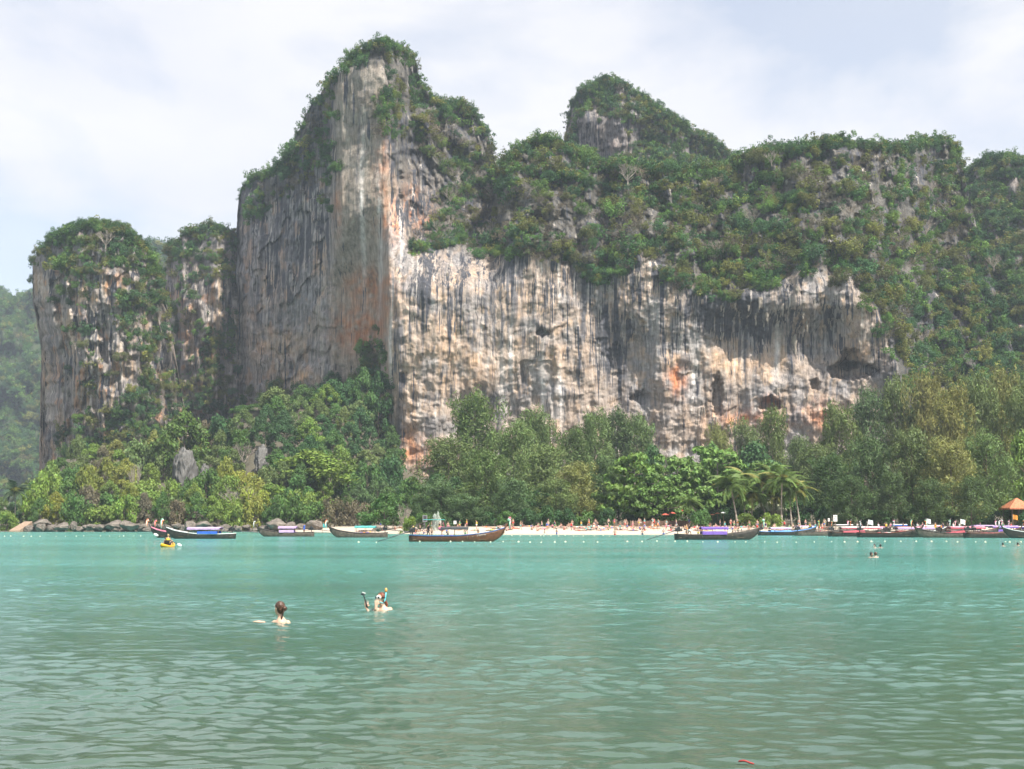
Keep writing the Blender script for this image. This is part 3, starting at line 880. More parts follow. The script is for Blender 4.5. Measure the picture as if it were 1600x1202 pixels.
# ---- right hand hill
SKY_L6 = [(1440, 420), (1480, 320), (1505, 272), (1520, 262), (1545, 250), (1572, 242), (1600, 250), (1660, 262), (1720, 300), (1800, 360)]
def D_l6(px, py):
    D = np.interp(px, [1440, 1500, 1540, 1600, 1800], [510, 500, 474, 462, 470]) + 0.18 * np.maximum(760 - py, 0)
    return D - (8 * (1 - np.abs(fbm(px / 60, py / 120, 151, 3)) - 0.6) + 5 * fbm(px / 30, py / 30, 152, 4))
righth, tpx, tys = curtain('cliff', 'dark wooded limestone hill closing the right edge', SKY_L6, D_l6, C_tower(160), 1440, 1800, 2.6, 180, back=120, seed=9)
scatter('right', rng, 4200, (1470, 238, 1700, 830), lambda x, y: np.where(fbm(x / 30, y / 34, 153, 3) > 0.35, 0.35, 0.95), D_l6, None, 1.6, 4.6, lambda x, y: np.full(len(x), 0.1), ridge=(tpx, tys))
fringe('right', rng, tpx, tys, D_l6, lambda x: np.where(x > 1505, 0.75, 0.0), None, 1.4, 3.4)

# ---- distant hazy hills on the left
def far_hill(label, sky, D0, seed, box, nsh, key):
    def D_f(px, py):
        return D0 + 0.9 * np.maximum(800 - py, 0) * D0 / 1500 - D0 * 0.02 * (2 * fbm(px / 60, py / 90, seed, 4))
    def C_f(px, py):
        return np.zeros(px.shape + (3,)) + np.array([0.055, 0.075, 0.035])
    o, px, ys = curtain('hill', label, sky, D_f, C_f, sky[0][0], sky[-1][0], 2.5, 110, py_base=832, jit=2, back=300, seed=seed)
    scatter(key, rng, nsh, box, lambda x, y: np.where(y > np.interp(x, px, ys) + 2, 1.0, 0.0), D_f, None, D0 * 0.0028, D0 * 0.0068, lambda x, y: np.full(len(x), 0.06), D0 * 0.002)
    fringe(key, rng, px, ys, D_f, lambda x: np.full(len(x), 0.7), None, D0 * 0.0022, D0 * 0.005)
far_hill('low forested hill fading into haze behind the left tower', [(-160, 500), (-60, 480), (0, 472), (20, 466), (45, 456), (70, 462), (110, 480), (200, 600), (230, 760)], 1050, 171, (-100, 455, 160, 820), 2300, 'hill')
far_hill('palest distant ridge showing at the left edge of the sky', [(-300, 470), (-100, 440), (-20, 446), (0, 452), (20, 464), (60, 500), (120, 620)], 1700, 172, (-60, 440, 80, 520), 260, 'ridge')
far_hill('small hazy wooded peak in the gap between the left towers', [(190, 470), (205, 410), (218, 380), (240, 375), (262, 384), (275, 400), (300, 450), (330, 520)], 950, 173, (195, 374, 300, 520), 420, 'peak')

# ------------------------------------------------------------------ foliage building blocks
def leaf_cloud(rng, cen, rad, n, size, aspect=0.6, up=0.25, shell=0.55, flat=1.0, droop=0.0):
    """n leaf sprays around each clump centre -> verts, quads"""
    cen = np.asarray(cen, float); rad = np.broadcast_to(np.asarray(rad, float), (len(cen),))
    K = len(cen)
    d = rng.normal(size=(K, n, 3)); d /= np.linalg.norm(d, axis=-1, keepdims=True)
    rr = (shell + (1 - shell) * rng.uniform(0, 1, (K, n, 1)) ** 0.6) * rng.uniform(0.75, 1.12, (K, n, 1))
    p = d * rr * rad[:, None, None]
    p[..., 2] *= flat
    p = p + cen[:, None, :]
    nor = d * 0.9 + rng.normal(size=(K, n, 3)) * 0.55 + np.array([0, 0, up])
    nor /= np.linalg.norm(nor, axis=-1, keepdims=True)
    t = rng.normal(size=(K, n, 3)) + np.array([0, 0, -droop])
    t -= (t * nor).sum(-1, keepdims=True) * nor
    t /= np.linalg.norm(t, axis=-1, keepdims=True)
    b = np.cross(nor, t)
    s = size * rng.uniform(0.6, 1.35, (K, n, 1))
    q = np.stack([p - t * s, p + b * s * aspect, p + t * s + nor * s * -0.25, p - b * s * aspect], -2).reshape(-1, 3)
    f = np.arange(len(q)).reshape(-1, 4)
    return q, f
def join(parts):
    V, F, k = [], [], 0
    for v, f in parts:
        V.append(v); F.append(f + k); k += len(v)
    return np.concatenate(V), np.concatenate(F)

# shrub prototypes for the cliffs (unit radius), set out by a node instancer
proto_col = bpy.data.collections.new('shrub_forms')
prng = np.random.default_rng(77)
for k in range(8):          # six leafy shrubs, two dry ones
    nc = 9 + k % 4
    cen = prng.normal(size=(nc, 3)) * np.array([0.5, 0.5, 0.34])
    cen[:, 2] += 0.25
    r = prng.uniform(0.32, 0.55, nc)
    V, F = leaf_cloud(prng, cen, r, 46 if k < 6 else 30, 0.105 if k < 6 else 0.12, 0.6 if k < 6 else 0.22, 0.3, 0.5)
    m_ = mesh_arrays('shrub_form', V, F, smooth=False)
    m_.materials.append(M_LEAF_I)
    proto_col.objects.link(bpy.data.objects.new('shrub_form', m_))
for k in range(4):          # full tree crowns for the largest
    nc = 26 + k * 3
    cen = prng.normal(size=(nc, 3)); cen /= np.linalg.norm(cen, axis=1, keepdims=True)
    cen *= prng.uniform(0.35, 0.85, (nc, 1)) * np.array([0.95, 0.95, 0.7]); cen[:, 2] += 0.3
    V, F = leaf_cloud(prng, cen, prng.uniform(0.16, 0.30, nc), 84, 0.044, 0.6, 0.35, 0.5)
    m_ = mesh_arrays('shrub_form', V, F, smooth=False)
    m_.materials.append(M_LEAF_I)
    proto_col.objects.link(bpy.data.objects.new('shrub_form', m_))
ng = bpy.data.node_groups.new('set_out_shrubs', 'GeometryNodeTree')
ng.interface.new_socket('Geometry', in_out='INPUT', socket_type='NodeSocketGeometry')
ng.interface.new_socket('Geometry', in_out='OUTPUT', socket_type='NodeSocketGeometry')
gi = ng.nodes.new('NodeGroupInput'); go = ng.nodes.new('NodeGroupOutput')
ci = ng.nodes.new('GeometryNodeCollectionInfo')
ci.inputs['Collection'].default_value = proto_col
ci.inputs['Separate Children'].default_value = True
ci.inputs['Reset Children'].default_value = True
iop = ng.nodes.new('GeometryNodeInstanceOnPoints')
iop.inputs['Pick Instance'].default_value = True
def named(nm, typ):
    a = ng.nodes.new('GeometryNodeInputNamedAttribute')
    a.data_type = typ
    a.inputs['Name'].default_value = nm
    return a.outputs['Attribute']
ng.links.new(gi.outputs[0], iop.inputs['Points'])
ng.links.new(ci.outputs[0], iop.inputs['Instance'])
ng.links.new(named('pick', 'INT'), iop.inputs['Instance Index'])
ng.links.new(named('turn', 'FLOAT_VECTOR'), iop.inputs['Rotation'])
ng.links.new(named('size', 'FLOAT_VECTOR'), iop.inputs['Scale'])
ng.links.new(iop.outputs[0], go.inputs[0])
LBL = {'main': 'scrub and creepers clinging to the great wall and tower', 'left': 'scrub covering the two rock towers on the left',
       'rear': 'jungle scrub covering the conical rear peak', 'right': 'dense scrub covering the right-hand hill',
       'hill': 'hazy forest on the low hill at far left', 'ridge': 'palest forest on the distant ridge at the left edge', 'peak': 'hazy forest on the small peak between the towers'}
def plant_shrubs(key, name='cliff_shrubs'):
    lst = SHRUBS[key]
    P = np.array([a[0] for a in lst], np.float32)
    r = np.array([a[1] for a in lst], np.float32)
    T = np.array([a[2] for a in lst], np.float32)
    N = len(lst)
    g = np.random.default_rng(len(lst))
    me = bpy.data.meshes.new(name)
    me.vertices.add(N)
    me.vertices.foreach_set('co', P.ravel())
    a = me.attributes.new('pick', 'INT', 'POINT')
    dry = (T[:, 0] > T[:, 1] * 1.02)
    a.data.foreach_set('value', np.where(dry, g.integers(6, 8, N), np.where(r > (np.percentile(r, 80)), g.integers(8, 12, N), g.integers(0, 6, N))).astype(np.int32))
    a = me.attributes.new('turn', 'FLOAT_VECTOR', 'POINT')
    a.data.foreach_set('vector', np.stack([g.normal(0, .2, N), g.normal(0, .2, N), g.uniform(0, 6.28, N)], -1).astype(np.float32).ravel())
    a = me.attributes.new('size', 'FLOAT_VECTOR', 'POINT')
    a.data.foreach_set('vector', np.stack([r * g.uniform(.9, 1.15, N), r * g.uniform(.9, 1.15, N), r * g.uniform(.8, 1.15, N)], -1).astype(np.float32).ravel())
    a = me.attributes.new('tint', 'FLOAT_COLOR', 'POINT')
    a.data.foreach_set('color', np.concatenate([T, np.ones((N, 1), np.float32)], -1).ravel())
    o = link(name, me)
    o.modifiers.new('set_out', 'NODES').node_group = ng
    tag(o, LBL[key], 'shrubs', kind='stuff')
for key in SHRUBS:
    plant_shrubs(key, 'hill_forest' if key in ('hill', 'ridge', 'peak') else 'cliff_shrubs')

# ------------------------------------------------------------------ tree forms (unit height, unit crown radius; scaled by each tree)
def trunk_mesh(rng, lean=0.05, top=0.75, r0=0.028, limbs=8, lo=0.25, spread=0.55, rise=0.35):
    mb = MB()
    pts = [(lean * math.sin(t * 2.2) * 0.5, lean * t, t * top) for t in np.linspace(0, 1, 7)]
    mb.tube(pts, [r0 * (1.25 - 0.95 * t) for t in np.linspace(0, 1, 7)], 7)
    for k in range(limbs):
        t = lo + (1 - lo) * (k + rng.uniform(0, .6)) / limbs
        a = k * 2.4 + rng.uniform(-.4, .4)
        base = Vector((lean * math.sin(t * 2.2) * 0.5, lean * t, t * top))
        L = spread * (1.05 - 0.55 * t) * rng.uniform(.7, 1.1)
        d = Vector((math.cos(a), math.sin(a), 0))
        mb.tube([base, base + d * L * .5 + Vector((0, 0, L * rise * .45)), base + d * L + Vector((0, 0, L * rise))], [r0 * .45 * (1.1 - t * .6), r0 * .3 * (1.1 - t * .6), r0 * .08], 5)
    return mb.mesh('trunk')
def form_broad(seed, n=46, leaf=0.045):
    g = np.random.default_rng(seed)
    cen, rad = [], []
    for k in range(n):
        a = g.uniform(0, 6.28); z = g.uniform(0.28, 1.0)
        prof = math.sin(min(1, (1.02 - z) / 0.72 * 1.25) * math.pi / 2) * (0.72 + 0.28 * min(1, (z - 0.2) / 0.25))
        rr = prof * g.uniform(0.45, 0.92)
        cen.append((rr * math.cos(a), rr * math.sin(a), z - 0.08)); rad.append(g.uniform(0.15, 0.28))
    cen = np.array(cen)
    # clump radii are given in crown-width units; height is about 1.6 of them
    V, F = leaf_cloud(g, cen * [1, 1, 1.6], rad, 95, leaf, 0.6, 0.35, 0.5, 0.75)
    V[:, 2] /= 1.6
    return mesh_arrays('crown', V, F, smooth=False)
def form_casuarina(seed, n=74):
    g = np.random.default_rng(seed)
    parts = []
    for k in range(n):
        z = 0.12 + 0.86 * (k / n) ** 0.9
        a = g.uniform(0, 6.28)
        prof = (1.03 - z) ** 0.36 * (0.55 + 0.55 * g.uniform()) * min(1, 0.55 + z * 1.6)
        rr = prof * g.uniform(0.25, 1.0)
        c = np.array([[rr * math.cos(a), rr * math.sin(a), (z + 0.10 * rr) * 2.0]])
        V, F = leaf_cloud(g, c, [g.uniform(0.14, 0.25)], 125, 0.044, 0.24, 0.1, 0.25, 1.25, droop=0.8)
        parts.append((V, F))
    V, F = join(parts)
    V[:, 2] /= 2.0
    return mesh_arrays('crown', V, F, smooth=False)
def form_almond(seed, tiers=6):
    g = np.random.default_rng(seed)
    cen, rad = [], []
    for k in range(tiers):
        z = 0.34 + 0.62 * k / (tiers - 1)
        R_ = (1.0 - 0.62 * ((z - 0.34) / 0.66) ** 1.6)
        m_ = int(5 + 13 * R_)
        for q in range(m_):
            a = q * 6.28 / m_ + g.uniform(-.3, .3) + k
            rr = R_ * g.uniform(0.25, 0.98)
            cen.append((rr * math.cos(a), rr * math.sin(a), z + g.normal(0, .04) - 0.05 * rr)); rad.append(g.uniform(0.12, 0.21))
    cen = np.array(cen)
    V, F = leaf_cloud(g, cen * [1, 1, 1.3], rad, 84, 0.046, 0.62, 0.8, 0.2, 0.46)
    V[:, 2] /= 1.3
    return mesh_arrays('crown', V, F, smooth=False)
def form_bush(seed, n=26, leaf=0.06):
    g = np.random.default_rng(seed)
    cen, rad = [], []
    for k in range(n):
        a = g.uniform(0, 6.28); z = g.uniform(0.12, 0.95)
        rr = math.sqrt(max(0, 1 - (z - .15) ** 2 / .72)) * g.uniform(0.3, 0.85)
        cen.append((rr * math.cos(a), rr * math.sin(a), z - 0.06)); rad.append(g.uniform(0.2, 0.34))
    V, F = leaf_cloud(g, np.array(cen), rad, 110, leaf, 0.5, 0.3, 0.45, 0.8)
    return mesh_arrays('crown', V, F, smooth=False)
def form_twigs(seed, n=46):
    """leafless dry crown: many fine branching twigs"""
    g = random.Random(seed)
    mb = MB()
    def grow(p, d, L, r, lev):
        q = p + d * L
        mb.tube([p, p + d * L * .5 + Vector((g.uniform(-1, 1), g.uniform(-1, 1), 0)) * L * .06, q], [r, r * .8, r * .6], 4, False)
        if lev == 0: return
        for i in range(3 if lev > 1 else 4):
            nd = (d + Vector((g.uniform(-1, 1), g.uniform(-1, 1), g.uniform(-.25, .7))) * .75).normalized()
            grow(p + d * L * g.uniform(.55, 1), nd, L * g.uniform(.55, .8), r * .62, lev - 1)
    for i in range(5):
        a = i * 1.26 + g.uniform(-.3, .3)
        grow(Vector((0, 0, 0.22)), Vector((math.cos(a) * .7, math.sin(a) * .7, .75)).normalized(), .34, .016, 4)
    return mb.mesh('crown')
FORMS = {'broad': [form_broad(s) for s in (1, 2, 3, 4)], 'casuarina': [form_casuarina(s) for s in (11, 12, 13, 14)],
         'almond': [form_almond(s) for s in (21, 22, 23)], 'bush': [form_bush(s) for s in (31, 32, 33, 34)], 'bare': [form_twigs(s) for s in (41, 42)]}
tr_ = random.Random(5)
TRUNKS = {'broad': [trunk_mesh(tr_) for _ in range(2)], 'casuarina': [trunk_mesh(tr_, .03, .95, .022, 14, .15, .5, .5) for _ in range(2)],
          'almond': [trunk_mesh(tr_, .04, .92, .03, 14, .35, .9, .08) for _ in range(2)], 'bush': [trunk_mesh(tr_, .05, .6, .03, 7, .1, .6, .7)], 'bare': [trunk_mesh(tr_, .06, .5, .03, 4, .4, .4, .7)]}
for k, lst in FORMS.items():
    for me_ in lst: me_.materials.append(M_BARK_PALE if k == 'bare' else M_LEAF)
for k, lst in TRUNKS.items():
    for me_ in lst: me_.materials.append(M_BARK_PALE if k in ('bare', 'almond') else M_BARK)
TREE_NAME = {'broad': 'broadleaf_tree', 'casuarina': 'casuarina_tree', 'almond': 'sea_almond_tree', 'bush': 'bush', 'bare': 'bare_tree'}
trng = random.Random(99)
def tree(kind, px, py_top, w, Y, tint, label, group=None, sink=0.3):
    """a tree whose crown top and width are given as seen in the photograph, standing on the ground at distance Y"""
    top = unproj(px, py_top, Y)
    gz = float(land(top[0], Y)) - sink
    H = max(1.2, float(top[2]) - gz)
    rad = w * 0.5 * Y / FPX
    t = empty(TREE_NAME[kind], (float(top[0]), Y, gz), trng.uniform(0, 6.28), (rad, rad, H))
    cr = link('crown', trng.choice(FORMS[kind]), None, t)
    tk = link('trunk', trng.choice(TRUNKS[kind]), None, t)
    g = trng.uniform(0.86, 1.16)
    cr.color = (tint[0] * g * trng.uniform(.93, 1.07), tint[1] * g, tint[2] * g * trng.uniform(.9, 1.1), 1)
    # trunks keep their girth whatever the crown width
    k = (0.7 if kind != 'bush' else 0.5) * H / rad
    tk.scale = (min(1.0, k * .75), min(1.0, k * .75), 1) if kind not in ('almond', 'bush') else (1, 1, 1)
    tag(t, label, 'bush' if kind == 'bush' else 'tree', group)
    return t
T_CAS = (0.125, 0.172, 0.056); T_CAS_Y = (0.195, 0.200, 0.060); T_CAS_D = (0.084, 0.132, 0.052)
T_DARK = (0.048, 0.104, 0.036); T_MID = (0.078, 0.146, 0.038); T_ALM = (0.125, 0.205, 0.052); T_LIGHT = (0.155, 0.225, 0.045); T_YEL = (0.205, 0.225, 0.045); T_DRYB = (0.135, 0.115, 0.070)

# ---- belt of trees behind the beach
G1 = 'casuarinas under the great wall'
LB1 = 'feathery olive casuarina in the belt below the great wall'
NTH = ['first', 'second', 'third', 'fourth', 'fifth', 'sixth', 'seventh', 'eighth', 'ninth', 'tenth', 'eleventh', 'twelfth', 'thirteenth', 'fourteenth', 'fifteenth', 'sixteenth', 'seventeenth', 'eighteenth', 'nineteenth', 'twentieth']
def nth(i):
    return NTH[i] if i < 20 else ['twenty-', 'thirty-', 'forty-'][(i + 1) // 10 - 2] + NTH[(i + 1) % 10 - 1] if (i + 1) % 10 else ['twentieth', 'thirtieth', 'fortieth'][(i + 1) // 10 - 2]
def row_label(lst, k, cut, what, where):
    row = sorted(q[0] for q in lst if (q[3] >= cut) == (k[3] >= cut))
    return '%s, %s from the left in the %s row %s' % (what, nth(row.index(k[0])), 'back' if k[3] >= cut else 'front', where)
CAS1 = [(745, 622, 120, 345, T_CAS), (700, 690, 110, 310, T_CAS), (800, 668, 100, 320, T_CAS), (690, 752, 95, 272, T_CAS_D), (762, 708, 120, 284, T_CAS), (832, 648, 92, 350, T_CAS),
                           (848, 700, 100, 300, T_CAS), (898, 676, 86, 320, T_CAS), (928, 652, 84, 342, T_CAS), (966, 648, 92, 350, T_CAS_D), (1002, 658, 76, 352, T_CAS), (870, 752, 90, 268, T_CAS),
                           (660, 772, 70, 268, T_CAS_D), (800, 752, 100, 266, T_CAS_D), (730, 775, 80, 262, T_CAS_D), (842, 612 + 60, 70, 360, T_CAS), (940, 720, 90, 290, T_CAS_D)]
for q in CAS1:
    tree('casuarina', q[0], q[1], q[2] * (1.3 if q[3] >= 300 else 1.1), q[3], q[4], row_label(CAS1, q, 300, 'feathery olive casuarina', 'under the great wall'), G1)
tree('casuarina', 905, 728, 104, 274, T_CAS_Y, 'yellowish casuarina standing just left of the bright sea almonds')
tree('broad', 1018, 690, 74, 330, T_DARK, 'dark round broadleaf tree poking up between casuarinas and sea almonds')
G2 = 'casuarinas on the right'
LB2 = 'tall olive casuarina in the dense grove behind the moored boats'
CAS2 = [(1205, 646, 100, 360, T_CAS), (1160, 664, 84, 356, T_CAS), (1246, 688, 84, 340, T_CAS), (1272, 700, 100, 300, T_CAS), (1312, 640, 110, 330, T_CAS), (1352, 622, 118, 336, T_CAS_D),
                           (1402, 600, 112, 336, T_CAS), (1442, 594, 96, 330, T_CAS_Y), (1482, 612, 112, 310, T_CAS_Y), (1522, 600, 112, 318, T_CAS), (1562, 588, 112, 325, T_CAS_Y), (1606, 604, 112, 312, T_CAS),
                           (1300, 716, 122, 270, T_CAS_D), (1362, 690, 128, 272, T_CAS_D), (1424, 676, 128, 270, T_CAS), (1484, 692, 126, 264, T_CAS_Y), (1540, 684, 120, 268, T_CAS), (1655, 650, 130, 300, T_CAS),
                           (1330, 750, 90, 258, T_CAS_D), (1392, 742, 90, 258, T_CAS_D), (1452, 752, 96, 256, T_CAS_D), (1515, 748, 86, 256, T_CAS_D)]
for q in CAS2:
    tree('casuarina', *q, row_label(CAS2, q, 290, 'tall olive casuarina', 'behind the moored boats'), G2)
tree('broad', 1596, 672, 90, 275, T_LIGHT, 'light green broadleaf tree at the right edge over the pavilion')
tree('broad', 1178, 688, 120, 330, T_DARK, 'dark domed broadleaf tree behind the coconut palms')
tree('broad', 1110, 690, 90, 340, T_MID, 'mid green broadleaf tree behind the middle sea almond')
tree('casuarina', 1120, 672, 60, 350, T_CAS_Y, 'small yellowish casuarina against the bare rock above the sea almonds')
for px, pt, w, Y, label in [(992, 712, 134, 266, 'bright green tiered sea almond at the left of its row'), (1056, 716, 124, 276, 'bright green sea almond second in its row'),
                            (1118, 704, 150, 284, 'widest bright green sea almond behind the palms'), (1196, 724, 96, 288, 'bright green sea almond at the right end behind palms'),
                            (1026, 744, 110, 258, 'low bright green sea almond nearest the sand')]:
    tree('almond', px, pt, w, Y, T_ALM, label)
G3 = 'understory trees behind the beach'
LB3 = 'dark low understory tree in shade behind the beach'
for i in range(34):
    px = 650 + i * 29 + trng.uniform(-8, 8)
    tree('broad', px, trng.uniform(738, 775), trng.uniform(60, 90), trng.uniform(282, 312), T_DARK if i % 3 else T_MID, '%s low understory tree in shade %s' % ('dark' if i % 3 else 'mid green', 'behind the brown boat' if px < 800 else 'behind the open middle of the beach' if px < 960 else 'under the sea almonds' if px < 1140 else 'behind the palms' if px < 1270 else 'behind the moored boats, left half' if px < 1440 else 'behind the moored boats, right half'), G3)
for i in range(30):
    px = 655 + i * 33 + trng.uniform(-8, 8)
    tree('bush', px, trng.uniform(792, 806), trng.uniform(34, 60), trng.uniform(256, 266), T_DARK if i % 4 else T_MID, '%s bush at the back of the sand, %s' % ('dark' if i % 4 else 'mid green', 'behind the brown boat' if px < 800 else 'behind the open middle of the beach' if px < 960 else 'under the sea almonds' if px < 1140 else 'by the palms' if px < 1270 else 'behind the moored boats'), 'hedge bushes')
for px, pt, w, lab in [(1166, 803, 40, 'bright green beach bush left of the pair under the palms'), (1205, 801, 46, 'bright green beach bush right of the pair under the palms'), (1096, 795, 40, 'dull green bush behind the dark boat canopy'), (640, 808, 34, 'light green bush on the sand beside the notice frame')]:
    tree('bush', px, pt, w, 247, T_LIGHT if px > 1150 or px < 700 else T_MID, lab)
tree('bush', 1592, 792, 36, 262, T_YEL, 'sunlit yellow-green bush under the orange pavilion roof')
t_ = tree('bush', 682, 800, 17, 246, (0.5, 0.52, 0.47), 'white-blossomed shrub on the sand behind the brown boat')

# ---- wooded headland on the left: rows of trees up the talus
UPX = [40, 70, 130, 200, 260, 330, 370, 420, 480, 540, 580, 604, 622, 650]
UPY = [740, 722, 668, 640, 628, 640, 640, 606, 600, 598, 560, 590, 690, 760]
def ground_hit(px, py):
    Ys = np.linspace(322, 520, 200)
    P = unproj(px, py, Ys)
    k = np.nonzero(P[:, 2] <= land(P[:, 0], Ys))[0]
    return float(Ys[k[0]]) if len(k) else None
for py in (828, 812, 794, 774, 752, 730, 708, 688, 668, 650, 634, 620, 608):
    px = 44 + trng.uniform(0, 20)
    while px < 640:
        up = np.interp(px, UPX, UPY)
        w = trng.uniform(44, 74)
        crown = trng.uniform(36, 62)
        if py - crown > up - 6 and not (262 < px < 304 and 730 < py < 790) and not (394 < px < 424 and 712 < py < 760):
            Y = ground_hit(px, py)
            if Y and not (px > 600 and py > 815):
                f = float(fbm(np.array(px / 60.), np.array(py / 50.), 201, 2))
                if py > 765:
                    kind = 'bush' if trng.random() < 0.62 else 'broad'
                    tint = trng.choice([T_LIGHT, T_YEL, T_LIGHT, T_MID]) if f > -0.25 else trng.choice([T_DRYB, T_CAS, T_MID])
                    if px > 560: tint = trng.choice([T_MID, T_DARK, T_CAS_D])
                    lab, grp = ('yellow-green bush on the rocky left shore' if kind == 'bush' else 'small pale green tree on the rocky left shore'), 'greenery along the left shore'
                elif px > 350:
                    kind = 'broad'
                    tint = trng.choice([T_DARK, T_MID, T_DARK, T_MID, T_CAS]) if trng.random() < .9 else T_LIGHT
                    lab, grp = 'dark green jungle tree below the tall tower', 'jungle below the tall tower'
                else:
                    kind = 'broad' if trng.random() < 0.8 else 'bush'
                    tint = trng.choice([T_MID, T_CAS, T_DARK, T_LIGHT, T_DRYB]) if f > -.3 else trng.choice([T_DRYB, T_CAS, T_CAS_Y])
                    lab, grp = 'mixed green jungle tree on the slope below the left towers', 'jungle below the left towers'
                    if kind == 'bush': lab = 'scrubby thicket on the slope below the left towers'
                word = {T_LIGHT: 'light green', T_YEL: 'yellow-green', T_MID: 'mid green', T_DARK: 'dark green', T_CAS: 'olive', T_CAS_D: 'dull green', T_CAS_Y: 'yellowish', T_DRYB: 'dry brown'}[tint]
                what = 'bush' if kind == 'bush' else 'tree'
                if py > 765:
                    lab = '%s %s on the left shore %s' % (word, what, 'by the undercut boulder' if px < 130 else 'above the big pale boulder' if px < 235 else 'behind the blue-tarp boat' if px < 375 else 'behind the lilac-awning boat' if px < 500 else 'behind the teal-awning boat')
                else:
                    lab = '%s jungle %s on the slope %s%s' % (word, what, 'under the left tower' if px < 190 else 'around the pale rock pillar' if px < 350 else 'under the tall tower' if px < 480 else 'beside the edge of the great wall', ', low down' if py > 735 else ', halfway up' if py > 680 else ', high up')
                tree(kind, px, py - crown, w * (0.8 if kind == 'broad' else 1), Y, tint, lab, grp)
        px += w * 0.56
for i in range(11):
    px = 350 + i * 24.5 + trng.uniform(-6, 6)
    tree('broad', px, np.interp(px, UPX, UPY) + trng.uniform(-14, 16), trng.uniform(46, 66), trng.uniform(424, 440), trng.choice([T_DARK, T_MID, T_DARK]), '%s tree in the top row of jungle against the tall tower' % nth(i), 'jungle below the tall tower')
tree('broad', 486, 702, 150, 352, T_LIGHT, 'broad bright yellow-green tree at the foot of the dark jungle')
tree('broad', 290, 640, 104, 392, (0.088, 0.145, 0.034), 'large bright green tree above the pale rock outcrop')
tree('broad', 602, 770, 84, 268, T_MID, 'blue-green round tree at the left end of the sand')
tree('bare', 213, 716, 46, 352, T_DRYB, 'leafless grey tree on the slope below the left tower')
tree('bare', 372, 758, 110, 330, T_DRYB, 'wide leafless brown tree on the rocky shore left of the sand')
tree('bare', 382, 690, 70, 372, T_DRYB, 'leafless grey thicket beside the small grey outcrop')
tree('bare', 632, 786, 44, 256, T_DRYB, 'low bare shrub at the back of the sand')
for px, pt, w, Y, tint in [(-14, 768, 50, 372, T_MID), (4, 776, 44, 352, T_CAS), (20, 784, 36, 345, T_DARK), (38, 772, 44, 358, T_CAS), (52, 752, 50, 376, T_MID), (70, 745, 54, 384, T_CAS), (-30, 775, 50, 350, T_CAS)]:
    tree('broad', px, pt, w, Y, tint, 'small hazy tree in the thicket behind the ramp at far left', 'thicket behind the ramp')
tree('bush', 12, 800, 46, 326, T_LIGHT, 'light green bush at the left edge beside the ramp')

# ---- pale dead trees standing out on the heights
for i in range(22):
    px, py = trng.choice([(trng.uniform(650, 780), trng.uniform(270, 390)), (trng.uniform(800, 1480), trng.uniform(260, 430)), (trng.uniform(1440, 1560), trng.uniform(300, 560)), (trng.uniform(90, 250), trng.uniform(380, 640))])
    if px > 340 and float(veg_main(np.array([px]), np.array([py]))[0]) < 0.2: continue
    D = float((D_main if px > 340 else D_l2)(np.array([px]), np.array([py]))[0])
    P = unproj(px, py, D - 1.2)
    s = trng.uniform(5, 9)
    t = empty('bare_tree', tuple(float(v) for v in P), trng.uniform(0, 6), (s * .8, s * .8, s))
    link('crown', trng.choice(FORMS['bare']), None, t); link('trunk', TRUNKS['bare'][0], None, t)
    tag(t, 'pale leafless tree on the green heights %s' % ('of the left tower' if px < 340 else 'right of the tall tower' if px < 800 else 'above the middle of the wall' if px < 1150 else 'above the right part of the wall'), 'tree', 'dead trees on the cliffs')

# ---- coconut palms
def frond_mesh(seed, L=1.0):
    g = random.Random(seed)
    mb = MB()
    pts = []
    for i in range(11):
        t = i / 10
        pts.append(Vector((L * (t * .92), 0, L * (0.42 * t - 0.72 * t * t))))
    mb.tube(pts, [0.016 * (1.1 - t / 10) * L for t in range(11)], 4, False)
    for i in range(2, 44):
        t = i / 44
        k = t * 10
        a = pts[int(k)].lerp(pts[min(10, int(k) + 1)], k - int(k))
        ln = L * 0.30 * math.sin(min(1, t * 1.25 + .12) * math.pi * .86) + .03
        for s in (-1, 1):
            d = Vector((0.45, s * 0.8, -0.42 + g.uniform(-.2, .12))).normalized()
            w = Vector((0.030 * L, 0, 0))
            e = a + d * ln
            mb.quad(a - w * .6, a + w * .6, e + w * .15 + Vector((0, 0, -.02)), e - w * .15 + Vector((0, 0, -.02)))
    me_ = mb.mesh('frond', False)
    me_.materials.append(M_LEAF)
    return me_
FRONDS = [frond_mesh(s) for s in (1, 2, 3)]
